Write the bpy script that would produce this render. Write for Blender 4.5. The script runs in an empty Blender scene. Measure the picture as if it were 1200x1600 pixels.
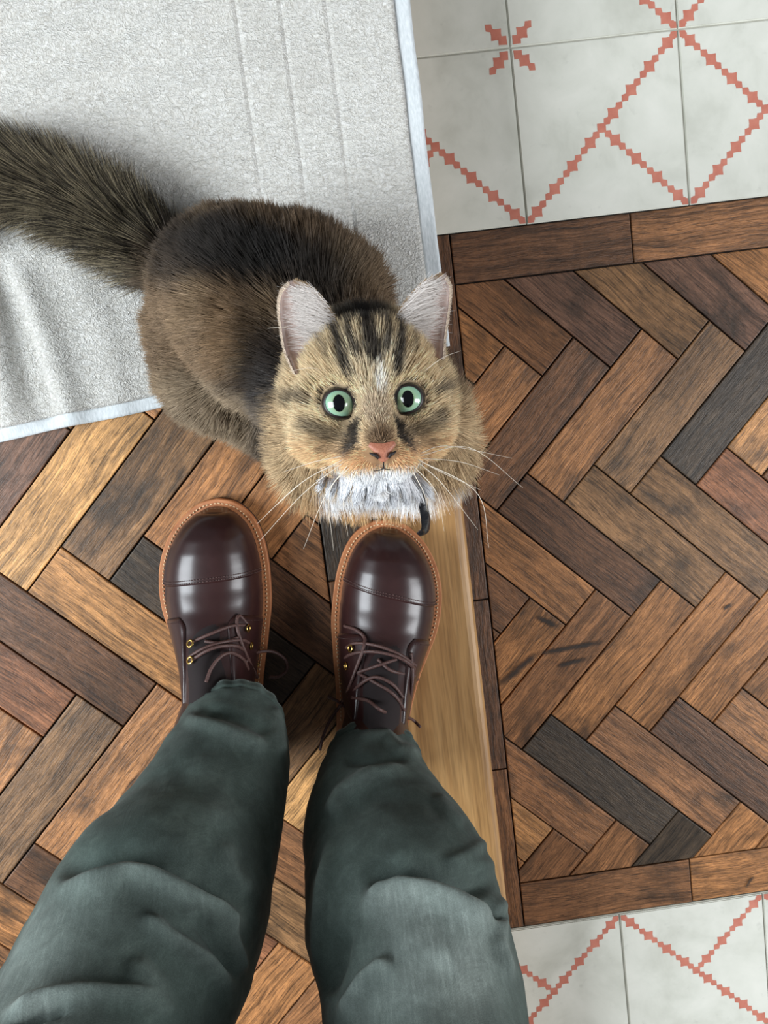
import bpy, bmesh, math, random
import numpy as np
from mathutils import Vector, Matrix, noise as mnoise

# ------------------------------------------------------------------ camera
SC = bpy.context.scene
COL = SC.collection
FPX = 1202.0
RC = np.array([[0.9912442142, 0.1282828032, -0.0312798690],
               [-0.1230205518, 0.9832945610, 0.1341556934],
               [0.0479671935, -0.1291329881, 0.9904664657]])
CAM = np.array([-0.2438368782, -0.1945133151, 0.9527261069])
cd = bpy.data.cameras.new('camera'); cam = bpy.data.objects.new('camera', cd); COL.objects.link(cam)
cd.sensor_fit = 'VERTICAL'; cd.sensor_height = 32.0; cd.lens = FPX / 1600.0 * 32.0
cd.clip_start = 0.01; cd.clip_end = 50
m4 = Matrix.Identity(4)
for i in range(3):
    for j in range(3): m4[i][j] = RC[i][j]
    m4[i][3] = CAM[i]
cam.matrix_world = m4
SC.camera = cam

# ------------------------------------------------------------------ light
w = bpy.data.worlds.new('room_light'); SC.world = w; w.use_nodes = True
bg = w.node_tree.nodes['Background']; bg.inputs[0].default_value = (0.90, 0.95, 1.0, 1); bg.inputs[1].default_value = 0.17

def area(name, loc, target, sx, sy, power, col):
    l = bpy.data.lights.new(name, 'AREA'); l.shape = 'RECTANGLE'; l.size = sx; l.size_y = sy; l.energy = power; l.color = col
    o = bpy.data.objects.new(name, l); COL.objects.link(o); o.location = loc
    o.rotation_euler = (Vector(target) - Vector(loc)).to_track_quat('-Z', 'Y').to_euler()
    return o
area('window_light_side', (-2.3, -0.35, 1.75), (-0.3, -0.3, 0.1), 1.3, 1.5, 118, (0.88, 0.95, 1.0))
area('window_light_door', (2.1, -1.0, 1.7), (-0.1, -0.4, 0.1), 0.9, 1.7, 76, (0.94, 0.97, 1.0))
SC.view_settings.view_transform = 'Standard'; SC.view_settings.look = 'None'
SC.view_settings.exposure = -0.10; SC.view_settings.gamma = 1.0; SC.view_settings.use_curve_mapping = False

# ------------------------------------------------------------------ helpers
rng = random.Random(7); NR = np.random.RandomState(11)
ZU = 0.15                                    # height of the upper floor above the lower floor

def at(px, py, z):
    d = RC @ np.array([(px - 600) / FPX, -(py - 800) / FPX, -1.0])
    return CAM + d * ((z - CAM[2]) / d[2])

def srgb(r, g, b):
    f = lambda c: (c / 255 / 12.92) if c / 255 <= 0.04045 else ((c / 255 + 0.055) / 1.055) ** 2.4
    return (f(r), f(g), f(b))

def link(o, parent=None):
    COL.objects.link(o)
    if parent is not None: o.parent = parent
    return o

def mobj(name, verts, faces, mat=None, parent=None, smooth=False):
    me = bpy.data.meshes.new(name); me.from_pydata([tuple(map(float, v)) for v in verts], [], [tuple(f) for f in faces]); me.update()
    if mat: me.materials.append(mat)
    if smooth: me.polygons.foreach_set('use_smooth', [True] * len(me.polygons))
    return link(bpy.data.objects.new(name, me), parent)

def bobj(name, bm, mat=None, parent=None, smooth=False):
    me = bpy.data.meshes.new(name); bm.to_mesh(me); bm.free()
    if mat: me.materials.append(mat)
    if smooth: me.polygons.foreach_set('use_smooth', [True] * len(me.polygons))
    return link(bpy.data.objects.new(name, me), parent)

def empty(name, loc=(0, 0, 0)):
    o = bpy.data.objects.new(name, None); o.location = loc; o.empty_display_size = 0.05
    return link(o)

def tag(o, label=None, cat=None, group=None, kind=None):
    if label: o['label'] = label
    if cat: o['category'] = cat
    if group: o['group'] = group
    if kind: o['kind'] = kind
    return o

def catmull(P, n):
    P = np.asarray(P, float); k = len(P); out = []
    Q = np.vstack([2 * P[0] - P[1], P, 2 * P[-1] - P[-2]])
    for t in np.linspace(0, k - 1, n):
        i = min(int(t), k - 2); u = t - i; a, b, c, d = Q[i], Q[i + 1], Q[i + 2], Q[i + 3]
        out.append(0.5 * ((2 * b) + (-a + c) * u + (2 * a - 5 * b + 4 * c - d) * u * u + (-a + 3 * b - 3 * c + d) * u ** 3))
    return np.array(out)

def tube_geo(path, rad, seg=8, flat=1.0, up=None):
    """verts/faces of a tube along path (n,3); rad scalar or list"""
    path = np.asarray(path, float); n = len(path); rad = np.broadcast_to(np.asarray(rad, float), (n,))
    T = np.gradient(path, axis=0); T /= np.linalg.norm(T, axis=1)[:, None] + 1e-12
    a = np.array([0, 0, 1.0]) if up is None else np.asarray(up, float)
    if up is None and abs(T[0] @ a) > 0.9: a = np.array([1.0, 0, 0])
    V, F = [], []; N = a - T[0] * (T[0] @ a); N /= np.linalg.norm(N)
    for i in range(n):
        N = N - T[i] * (T[i] @ N); N /= np.linalg.norm(N) + 1e-12
        B = np.cross(T[i], N)
        for k in range(seg):
            th = 2 * math.pi * k / seg
            V.append(path[i] + rad[i] * (math.cos(th) * N * flat + math.sin(th) * B))
    for i in range(n - 1):
        for k in range(seg):
            k2 = (k + 1) % seg
            F.append((i * seg + k, i * seg + k2, (i + 1) * seg + k2, (i + 1) * seg + k))
    F.append(tuple(range(seg))[::-1]); F.append(tuple((n - 1) * seg + k for k in range(seg)))
    return V, F

class MB:
    def __init__(s): s.v = []; s.f = []
    def add(s, V, F):
        b = len(s.v); s.v += list(V); s.f += [tuple(i + b for i in f) for f in F]; return s
    def tube(s, path, rad, seg=8, **k): return s.add(*tube_geo(path, rad, seg, **k))
    def build(s, name, mat, parent=None, smooth=True): return mobj(name, s.v, s.f, mat, parent, smooth)

# ------------------------------------------------------------------ materials
class NT:
    def __init__(s, name):
        s.m = bpy.data.materials.new(name); s.m.use_nodes = True; s.t = s.m.node_tree; s.n = s.t.nodes; s.l = s.t.links
        s.b = s.n['Principled BSDF']
    def new(s, typ, **k):
        n = s.n.new(typ)
        for a, v in k.items(): setattr(n, a, v)
        return n
    def put(s, sock, v):
        if hasattr(v, 'links') or hasattr(v, 'is_linked'): s.l.new(v, sock)
        else:
            if isinstance(v, tuple) and len(v) == 3 and sock.type == 'RGBA': v = (*v, 1)
            sock.default_value = v
    def obj(s): return s.new('ShaderNodeTexCoord').outputs['Object']
    def mapping(s, vec, scale=(1, 1, 1), loc=(0, 0, 0)):
        n = s.new('ShaderNodeMapping'); s.put(n.inputs[0], vec); s.put(n.inputs['Scale'], scale); s.put(n.inputs['Location'], loc); return n.outputs[0]
    def noise(s, vec, scale, detail=4, rough=.5, dist=0.0, dim='3D', wv=None):
        n = s.new('ShaderNodeTexNoise'); n.noise_dimensions = '4D' if wv is not None else dim
        s.put(n.inputs['Vector'], vec); n.inputs['Scale'].default_value = scale; n.inputs['Detail'].default_value = detail
        n.inputs['Roughness'].default_value = rough; n.inputs['Distortion'].default_value = dist
        if wv is not None: s.put(n.inputs['W'], wv)
        return n.outputs['Fac']
    def ramp(s, fac, stops, interp='LINEAR'):
        n = s.new('ShaderNodeValToRGB'); n.color_ramp.interpolation = interp; e = n.color_ramp.elements
        while len(e) < len(stops): e.new(0.5)
        for k, (p, c) in enumerate(stops):
            e[k].position = p; e[k].color = (*c, 1) if isinstance(c, tuple) else (c, c, c, 1)
        s.put(n.inputs[0], fac); return n.outputs[0]
    def mix(s, fac, a, b, mode='MIX'):
        n = s.new('ShaderNodeMix', data_type='RGBA', blend_type=mode)
        s.put(n.inputs[0], fac); s.put(n.inputs[6], a); s.put(n.inputs[7], b); return n.outputs[2]
    def math(s, op, a, b=0.0, c=None):
        n = s.new('ShaderNodeMath', operation=op); s.put(n.inputs[0], a); s.put(n.inputs[1], b)
        if c is not None: s.put(n.inputs[2], c)
        return n.outputs[0]
    def bump(s, h, strength=.3, dist=.001):
        n = s.new('ShaderNodeBump'); s.put(n.inputs['Height'], h); n.inputs['Strength'].default_value = strength; n.inputs['Distance'].default_value = dist
        s.l.new(n.outputs[0], s.b.inputs['Normal']); return n
    def set(s, **k):
        for a, v in k.items(): s.put(s.b.inputs[a.replace('_', ' ')], v)
        return s.m

def plain(name, col, rough=.5, **k):
    t = NT(name); t.set(Base_Color=col, Roughness=rough, **k); return t.m

def wood_block_material():
    t = NT('parquet_oak'); oc = t.obj(); oi = t.new('ShaderNodeObjectInfo'); rnd = t.math('MULTIPLY', oi.outputs['Random'], 60.0)
    base = oi.outputs['Color']
    warp = t.noise(t.mapping(oc, (3, 5, 5)), 3.0, 2, .45, wv=rnd)
    wv = t.new('ShaderNodeVectorMath', operation='MULTIPLY_ADD')
    t.put(wv.inputs[0], oc); wv.inputs[1].default_value = (1, 1, 1)
    cmb = t.new('ShaderNodeCombineXYZ'); t.put(cmb.inputs[1], t.math('MULTIPLY', warp, 0.028)); t.l.new(cmb.outputs[0], wv.inputs[2])
    grain = t.noise(t.mapping(wv.outputs[0], (11, 330, 90)), 1.0, 5, .62, wv=rnd)
    rings = t.noise(t.mapping(wv.outputs[0], (3.0, 95, 30)), 1.0, 3, .5, .9, wv=rnd)
    pores = t.noise(t.mapping(oc, (60, 900, 90)), 1.0, 2, .6, wv=rnd)
    fleck = t.noise(t.mapping(oc, (110, 260, 120)), 1.0, 4, .68, 1.0, wv=rnd)
    stain = t.noise(t.mapping(oc, (11, 17, 9)), 1.0, 4, .6, .6, wv=rnd)
    c = t.mix(t.ramp(grain, [(.34, .78), (.62, 0.0)]), base, srgb(58, 38, 24), 'MIX')
    g2 = t.mix(1.0, base, t.ramp(grain, [(.28, .45), (.5, .95), (.72, 1.3)]), 'MULTIPLY')
    g3 = t.mix(1.0, g2, t.ramp(rings, [(.36, .62), (.5, 1.0), (.62, 1.12)]), 'MULTIPLY')
    g4 = t.mix(1.0, g3, t.ramp(pores, [(.33, .38), (.46, 1.0)]), 'MULTIPLY')
    g4 = t.mix(1.0, g4, t.ramp(fleck, [(.3, .72), (.5, 1.0), (.7, 1.22)]), 'MULTIPLY')
    lines = t.noise(t.mapping(wv.outputs[0], (16, 620, 120)), 1.0, 3, .7, wv=rnd)
    g4 = t.mix(1.0, g4, t.ramp(lines, [(.36, .42), (.47, .98), (.66, 1.2)]), 'MULTIPLY')
    worn = t.noise(t.mapping(oc, (26, 60, 30)), 1.0, 5, .7, .8, wv=rnd)
    g4 = t.mix(1.0, g4, t.ramp(worn, [(.32, .66), (.5, 1.0), (.68, 1.26)]), 'MULTIPLY')
    sm = t.ramp(stain, [(.52, 0.0), (.70, .8)])
    g5 = t.mix(sm, g4, srgb(44, 36, 28))
    t.set(Base_Color=g5, Roughness=t.ramp(fleck, [(.3, .58), (.7, .42)]))
    t.b.inputs['Specular IOR Level'].default_value = 0.4
    hh = t.math('ADD', t.math('MULTIPLY', grain, 0.6), t.math('MULTIPLY', pores, 0.8)); hh = t.math('ADD', hh, t.math('MULTIPLY', fleck, .8))
    t.bump(hh, .55, .0012)
    return t.m
M_WOOD = wood_block_material()
M_DARK = plain('joint_dirt', srgb(26, 19, 14), .9)

def oak_material():
    t = NT('nosing_oak'); oc = t.obj()
    warp = t.noise(t.mapping(oc, (30, 5, 5)), 1.0, 3, .5)
    cmb = t.new('ShaderNodeCombineXYZ'); t.put(cmb.inputs[0], t.math('MULTIPLY', warp, 0.05))
    va = t.new('ShaderNodeVectorMath', operation='ADD'); t.put(va.inputs[0], oc); t.l.new(cmb.outputs[0], va.inputs[1])
    g = t.noise(t.mapping(va.outputs[0], (75, 4, 40)), 1.0, 4, .55)
    g2 = t.noise(t.mapping(oc, (420, 14, 80)), 1.0, 2, .5)
    c = t.ramp(g, [(.3, srgb(146, 106, 62)), (.5, srgb(176, 134, 84)), (.7, srgb(192, 150, 98))])
    c = t.mix(1.0, c, t.ramp(g2, [(.3, .74), (.55, 1.0), (.7, 1.06)]), 'MULTIPLY')
    t.set(Base_Color=c, Roughness=.42); t.bump(g2, .12, .0006); return t.m
M_OAK = oak_material()

def tile_material():
    t = NT('cement_tile'); oc = t.obj(); oi = t.new('ShaderNodeObjectInfo'); rnd = t.math('MULTIPLY', oi.outputs['Random'], 30.0)
    n = t.noise(oc, 14, 5, .6, .4, wv=rnd); n2 = t.noise(oc, 60, 4, .6, wv=rnd)
    c = t.ramp(n, [(.3, srgb(196, 196, 184)), (.5, srgb(214, 214, 203)), (.7, srgb(224, 223, 213))])
    c = t.mix(t.ramp(n2, [(.62, 0.0), (.75, .35)]), c, srgb(170, 170, 160))
    t.set(Base_Color=c, Roughness=.5); t.bump(n2, .05, .0008); return t.m
M_TILE = tile_material()
def motif_material():
    t = NT('coral_pigment'); oc = t.obj(); n = t.noise(oc, 45, 4, .6)
    t.set(Base_Color=t.ramp(n, [(.3, srgb(184, 106, 88)), (.7, srgb(204, 130, 110))]), Roughness=.55); return t.m
M_MOTIF = motif_material()
M_GROUT = plain('grout', srgb(166, 164, 152), .9)

# ------------------------------------------------------------------ floors
WB, LB = 0.0605, 0.2257                      # parquet block width and length (pitch)

def clip(poly, axis, lim, keep_less):
    out = []
    for i in range(len(poly)):
        a, b = poly[i], poly[(i + 1) % len(poly)]
        ia = (a[axis] <= lim) if keep_less else (a[axis] >= lim); ib = (b[axis] <= lim) if keep_less else (b[axis] >= lim)
        if ia: out.append(a)
        if ia != ib:
            t = (lim - a[axis]) / (b[axis] - a[axis]); out.append(tuple(a[k] + t * (b[k] - a[k]) for k in (0, 1)))
    return out

def block(poly, center, ang, ztop, color, parent, thick=0.02, gap=0.0009, tilt=0.00025):
    """one parquet block: convex polygon (world xy), own object whose local x runs along the grain"""
    ca, sa = math.cos(-ang), math.sin(-ang)
    loc = [((x - center[0]) * ca - (y - center[1]) * sa, (x - center[0]) * sa + (y - center[1]) * ca) for x, y in poly]
    # shrink for the joint
    n = len(loc); area2 = sum(loc[i][0] * loc[(i + 1) % n][1] - loc[(i + 1) % n][0] * loc[i][1] for i in range(n))
    if area2 < 0: loc = loc[::-1]; area2 = -area2
    if area2 < 2e-4: return None
    L = []
    for i in range(n):
        a, b = Vector(loc[i]), Vector(loc[(i + 1) % n]); d = (b - a)
        if d.length < 1e-5: continue
        d.normalize(); nn = Vector((-d.y, d.x)); L.append((a + nn * gap, d))
    pts = []
    for i in range(len(L)):
        (p, d), (q, e) = L[i - 1], L[i]; den = d.x * e.y - d.y * e.x
        if abs(den) < 1e-6: continue
        t = ((q.x - p.x) * e.y - (q.y - p.y) * e.x) / den; pts.append(p + d * t)
    n = len(pts)
    bm = bmesh.new(); vs = []
    tx, ty, dz = rng.uniform(-1, 1), rng.uniform(-1, 1), rng.uniform(-.0003, .0003)
    for p in pts: vs.append(bm.verts.new((p.x, p.y, dz + tilt * (tx * p.x / .1 + ty * p.y / .03))))
    bt = [bm.verts.new((p.x, p.y, -thick)) for p in pts]
    top = bm.faces.new(vs)
    for i in range(n): bm.faces.new((vs[i], bt[i], bt[(i + 1) % n], vs[(i + 1) % n]))
    bm.edges.ensure_lookup_table()
    bmesh.ops.bevel(bm, geom=list(top.edges), offset=.0012, segments=2, affect='EDGES', profile=.6)
    o = bobj('wood_block', bm, M_WOOD, parent)
    o.location = (center[0], center[1], ztop); o.rotation_euler = (0, 0, ang); o.color = (*color, 1)
    return o

PAL = {'tan': srgb(188, 134, 82), 'oak': srgb(172, 118, 72), 'mid': srgb(152, 104, 66), 'brn': srgb(132, 90, 58), 'drk': srgb(108, 74, 50),
       'red': srgb(154, 102, 70), 'pur': srgb(116, 84, 66), 'blk': srgb(74, 60, 46), 'gry': srgb(140, 103, 68), 'pale': srgb(204, 152, 94)}
PALK = ['oak', 'mid', 'brn', 'mid', 'drk', 'oak', 'red', 'gry']

def herring(anchor, rect, ztop, parent, tones):
    """herringbone field clipped to rect; tones: list of (x, y, key) picks the block that covers x, y"""
    s = math.sqrt(.5); x0, y0, x1, y1 = rect; cnt = 0
    for i in range(-30, 31):
        for j in range(-12, 13):
            bu = i * WB + j * (WB - LB); bv = i * WB + j * (WB + LB)
            for typ in (0, 1):
                if typ == 0: u0, u1, v0, v1 = bu, bu + LB, bv, bv + WB
                else: u0, u1, v0, v1 = bu, bu + WB, bv + WB, bv + WB + LB
                P = [(anchor[0] + (u + v) * s, anchor[1] + (u - v) * s) for u, v in ((u0, v0), (u1, v0), (u1, v1), (u0, v1))]
                if max(p[0] for p in P) < x0 or min(p[0] for p in P) > x1 or max(p[1] for p in P) < y0 or min(p[1] for p in P) > y1: continue
                c = (sum(p[0] for p in P) / 4, sum(p[1] for p in P) / 4)
                Q = clip(clip(clip(clip(P, 0, x0, False), 0, x1, True), 1, y0, False), 1, y1, True)
                if len(Q) < 3: continue
                key = PALK[rng.randrange(len(PALK))]
                for tx, ty, tk in tones:
                    du = ((tx - anchor[0]) + (ty - anchor[1])) * s; dv = ((tx - anchor[0]) - (ty - anchor[1])) * s
                    if u0 <= du <= u1 and v0 <= dv <= v1: key = tk
                cc = PAL[key]; g = rng.uniform(.93, 1.07); cc = tuple(k * g for k in cc)
                block(Q, c, math.pi / 4 if typ == 0 else -math.pi / 4, ztop, cc, parent)

def rect_poly(x0, y0, x1, y1): return [(x0, y0), (x1, y0), (x1, y1), (x0, y1)]
def border(x0, y0, x1, y1, ztop, key, parent):
    hor = (x1 - x0) > (y1 - y0)
    block(rect_poly(x0, y0, x1, y1), ((x0 + x1) / 2, (y0 + y1) / 2), 0 if hor else math.pi / 2, ztop, PAL[key], parent)

def slab(name, x0, y0, x1, y1, z0, z1, mat):
    bm = bmesh.new(); bmesh.ops.create_cube(bm, size=1)
    for v in bm.verts: v.co = ((x0 + x1) / 2 + v.co.x * (x1 - x0), (y0 + y1) / 2 + v.co.y * (y1 - y0), (z0 + z1) / 2 + v.co.z * (z1 - z0))
    o = bobj(name, bm, mat); tag(o, kind='structure'); return o

def px_tones(lst, z): return [(*at(px, py, z)[:2], k) for px, py, k in lst]

# lower floor
floor_lo = slab('floor_lower', -0.165, -1.6, 0.95, 0.85, -0.06, -0.0035, M_DARK)
tones_lo = px_tones([
    (735, 545, 'oak'), (790, 500, 'brn'), (880, 475, 'pur'), (1000, 460, 'gry'), (1110, 450, 'pur'), (1170, 415, 'oak'),
    (790, 600, 'oak'), (835, 640, 'brn'), (930, 640, 'oak'), (1030, 640, 'gry'), (1130, 640, 'blk'), (1180, 680, 'tan'),
    (850, 800, 'drk'), (1000, 820, 'gry'), (1100, 800, 'gry'), (1160, 740, 'red'), (800, 860, 'oak'), (780, 940, 'brn'),
    (820, 1000, 'oak'), (880, 1040, 'mid'), (960, 1030, 'oak'), (1080, 1020, 'oak'), (1150, 1010, 'blk'), (1185, 1060, 'oak'),
    (860, 1220, 'mid'), (930, 1210, 'blk'), (1040, 1190, 'mid'), (1130, 1160, 'drk'), (1170, 1120, 'oak'), (825, 1310, 'tan'),
    (870, 1330, 'brn'), (950, 1330, 'mid'), (1060, 1310, 'blk'), (1160, 1290, 'oak'), (1190, 960, 'oak')], 0)
XL, YT, YB = -0.0945, -0.0595, -0.848
herring(np.array([-0.0300, -0.6172]), (XL, YB, 0.72, YT), 0.0, floor_lo, tones_lo)
for k, (y0, y1) in enumerate([(-.912, -.683), (-.683, -.452), (-.452, -.227), (-.227, 0.0)]): border(-.155, y0, XL, y1, 0.0, ['brn', 'drk', 'drk', 'drk'][k], floor_lo)
for k, (x0, x1) in enumerate([(XL, .1262), (.1262, .352), (.352, .578), (.578, .72)]): border(x0, YT, x1, 0.0, 0.0, ['drk', 'mid', 'brn', 'oak'][k], floor_lo)
for k, (x0, x1) in enumerate([(XL, .139), (.139, .365), (.365, .59), (.59, .72)]): border(x0, -.912, x1, YB, 0.0, ['brn', 'oak', 'mid', 'brn'][k], floor_lo)

# patterned tiles
def chain_geo(V, F, p0, p1, starts):
    p0 = np.array(p0); p1 = np.array(p1); d = (p1 - p0) / np.linalg.norm(p1 - p0); n = np.array([-d[1], d[0]])
    up = [(-.0168, .0003), (-.0116, .0050), (-.0070, .0022), (-.0034, .0050), (0, .0090), (.0034, .0050), (.0070, .0022), (.0116, .0050), (.0168, .0003)]
    for s0 in starts:
        b = len(V)
        for s, t in up: V.append((*(p0 + d * (s0 + s) + n * t), 0))
        for s, t in up: V.append((*(p0 + d * (s0 + s) - n * t), 0))
        m = len(up)
        for k in range(m - 1): F.append((b + k, b + m + k, b + m + k + 1, b + k + 1))

TS = 0.2
def motif_mesh(kind):
    """kind 0: chain from corner (+,+) through the centre to (-,-), half chain to (+,-), arrow at (-,+)"""
    V, F = [], []; h = TS / 2 - .0012; hd = math.hypot(h, h)
    st = [.0215 + .0336 * k for k in range(4)]
    for q in ((h, h), (-h, -h), (h, -h)): chain_geo(V, F, (0, 0), q, st)
    # knot at the centre and square ends at the corners
    def quad(cx, cy, r):
        b = len(V); V.extend([(cx - r, cy - r, .00008), (cx + r, cy - r, .00008), (cx + r, cy + r, .00008), (cx - r, cy + r, .00008)]); F.append((b, b + 1, b + 2, b + 3))
    quad(0, 0, .0052)
    for q in ((1, 1), (-1, -1), (1, -1)): quad(q[0] * (h - .0062), q[1] * (h - .0062), .0030)
    quad(-(h - .0072), h - .0072, .0048); chain_geo(V, F, (-h, h), (0, 0), [.0200])
    # upward normals
    me = bpy.data.meshes.new('motif'); me.from_pydata(V, [], F); me.update()
    bm = bmesh.new(); bm.from_mesh(me)
    for f in bm.faces:
        f.normal_update()
        if f.normal.z < 0: f.normal_flip()
    bm.to_mesh(me); bm.free(); me.materials.append(M_MOTIF); return me
MOT = motif_mesh(0)
def tile_mesh():
    bm = bmesh.new(); bmesh.ops.create_cube(bm, size=1)
    for v in bm.verts: v.co = (v.co.x * (TS - .0016), v.co.y * (TS - .0016), -.008 + v.co.z * .016)
    bmesh.ops.bevel(bm, geom=[e for e in bm.edges if all(v.co.z > -.001 for v in e.verts)], offset=.0011, segments=2, affect='EDGES')
    me = bpy.data.meshes.new('tile'); bm.to_mesh(me); bm.free(); me.materials.append(M_TILE); return me
TM = tile_mesh()
def tile(cx, cy, fx, fy, parent):
    o = link(bpy.data.objects.new('tile', TM), parent); o.location = (cx, cy, rng.uniform(-.0004, .0004))
    o.rotation_euler = (rng.uniform(-.002, .002), rng.uniform(-.002, .002), rng.choice([0, math.pi / 2, math.pi]))
    q = link(bpy.data.objects.new('motif', MOT), o)
    q.matrix_parent_inverse = Matrix.Identity(4); q.location = (0, 0, .00012); q.rotation_euler = (0, 0, -o.rotation_euler.z); q.scale = (fx, fy, 1)
    return o
tg = slab('floor_grout_top', -0.165, 0.0015, 0.95, 0.85, -.03, -.0022, M_GROUT); tg.parent = floor_lo; tg.name = 'grout_bed'
tg2 = slab('floor_grout_bottom', -0.165, -1.6, 0.95, -0.9135, -.03, -.0022, M_GROUT); tg2.parent = floor_lo; tg2.name = 'grout_bed'
for g in (tg, tg2): del g['kind']
for c in range(-1, 5):
    for r in range(0, 4):
        # corners with arrows where (column, row) edges are both even
        fx = 1 if c % 2 == 0 else -1; fy = 1 if r % 2 == 0 else -1
        x = .1 + c * TS; y = .1 + r * TS
        if c == -1:                                          # cut to the step
            o = tile(x, y, fx, fy, floor_lo)
        else: tile(x, y, fx, fy, floor_lo)
for c in range(-1, 5):
    for r in range(0, 3):
        fx = -1 if c % 2 == 0 else 1; fy = 1 if r % 2 == 0 else -1
        tile(.0368 + .1 + c * TS, -.9145 - .1 - r * TS, -fx * -1 if False else (1 if c % 2 == 0 else -1), -fy, floor_lo)

# upper floor, step trim
floor_up = slab('floor', -1.6, -1.6, -0.155, 0.85, ZU - .06, ZU - .0035, M_DARK)
tones_up = px_tones([
    (45, 730, 'pur'), (110, 790, 'pale'), (210, 770, 'gry'), (320, 720, 'oak'), (430, 760, 'oak'), (240, 650, 'oak'), (200, 900, 'blk'),
    (170, 950, 'tan'), (250, 1000, 'tan'), (100, 1020, 'drk'), (40, 1080, 'red'), (90, 1150, 'gry'), (10, 1160, 'oak'), (200, 1180, 'oak'),
    (60, 1350, 'drk'), (20, 1420, 'oak'), (430, 900, 'mid'), (470, 830, 'mid'), (450, 1000, 'drk'), (460, 1240, 'pale'), (452, 1350, 'brn'),
    (440, 1440, 'gry'), (420, 1530, 'oak'), (470, 1560, 'mid'), (470, 1200, 'gry')], ZU)
XB = -0.287
herring(np.array([-0.5565, -0.2957]), (-1.45, -1.45, XB, 0.8), ZU, floor_up, tones_up)
for k in range(10):
    y1 = .5317 - .2253 * k; key = rng.choice(['brn', 'mid', 'oak'])
    border(XB, y1 - .2253, -.2275, y1, ZU, 'blk' if abs(y1 - .2253 + .3695) < .01 else key, floor_up)
# one tread board with a rounded nose, and the riser below it
prof = [(-.2265, -.024), (-.2265, 0.0), (-.145, 0.0)]
for k in range(1, 9):
    a = math.pi / 2 - math.pi * k / 8; prof.append((-.145 + .0115 * math.cos(a), -.0115 + .0115 * math.sin(a)))
prof.append((-.145, -.024))
V, F = [], []; ys = np.linspace(-1.6, .85, 2)
for y in ys: V += [(x, y, ZU + z) for x, z in prof]
m = len(prof)
F = [(k, (k + 1) % m, m + (k + 1) % m, m + k) for k in range(m)] + [tuple(range(m))[::-1], tuple(range(m, 2 * m))]
nos = mobj('trim_1', V, F, M_OAK); tag(nos, 'pale oak nosing board along the edge of the step', kind='structure')
bm = bmesh.new(); bm.from_mesh(nos.data); bmesh.ops.recalc_face_normals(bm, faces=bm.faces); bm.to_mesh(nos.data); bm.free()
rs = slab('trim_2', -.175, -1.6, -.156, .85, -.003, ZU - .0235, M_OAK); tag(rs, 'oak riser under the step nosing')


# dark rubber scuffs worn into the lower floor's blocks
def scuff_material():
    t = NT('scuff'); oc = t.obj(); n = t.noise(oc, 120, 4, .65); s = t.new('ShaderNodeSeparateXYZ'); t.put(s.inputs[0], t.new('ShaderNodeTexCoord').outputs['Generated'])
    gx = t.math('ABSOLUTE', t.math('SUBTRACT', s.outputs[0], .5)); gy = t.math('ABSOLUTE', t.math('SUBTRACT', s.outputs[1], .5))
    r = t.math('SQRT', t.math('ADD', t.math('POWER', t.math('MULTIPLY', gx, 2.0), 4.0), t.math('POWER', t.math('MULTIPLY', gy, 2.0), 2.0)))
    m = t.ramp(t.math('ADD', r, t.math('MULTIPLY', t.math('SUBTRACT', n, .5), .9)), [(.25, .78), (1.0, 0.0)])
    t.set(Base_Color=srgb(42, 34, 28), Roughness=.6, Alpha=m); return t.m
M_SCUFF = scuff_material()
for x0, y0, x1, y1, wd in ((842, 1021, 942, 1003, 11), (872, 1040, 914, 1030, 10), (786, 1066, 838, 1022, 15), (842, 965, 868, 978, 12), (1132, 950, 1140, 946, 8), (1165, 1385, 1176, 1370, 6)):
    A, B = at(x0, y0, 0), at(x1, y1, 0); d = (B - A)[:2]; L = math.hypot(*d); hw = wd / 2 / 1150
    o = mobj('scuff', [(-L / 2 - hw, -hw, 0), (L / 2 + hw, -hw, 0), (L / 2 + hw, hw, 0), (-L / 2 - hw, hw, 0)], [(0, 1, 2, 3)], M_SCUFF, floor_lo)
    o.location = (*((A + B) / 2)[:2], .0010); o.rotation_euler = (0, 0, math.atan2(d[1], d[0]))
# ------------------------------------------------------------------ towel
def fbm(P, scale, octv=3, off=0.0):
    return np.array([sum(mnoise.noise(Vector((p[0] * scale * 2 ** k + off, p[1] * scale * 2 ** k - off, p[2] * scale * 2 ** k + 3.1 * k))) / 2 ** k for k in range(octv)) for p in P])

def polydist(Q, line):
    """distance and signed side of points Q (n,2) to a polyline"""
    best = np.full(len(Q), 1e9); side = np.zeros(len(Q)); tt = np.zeros(len(Q)); L = len(line) - 1
    for i in range(L):
        a = np.array(line[i], float); b = np.array(line[i + 1], float); d = b - a; l2 = d @ d
        t = np.clip(((Q - a) @ d) / l2, 0, 1); r = Q - (a + t[:, None] * d); dist = np.hypot(r[:, 0], r[:, 1])
        s = np.sign(d[0] * (Q[:, 1] - a[1]) - d[1] * (Q[:, 0] - a[0])); m = dist < best
        best[m] = dist[m]; side[m] = s[m]; tt[m] = (i + t[m]) / L
    return best, side, tt

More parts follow.
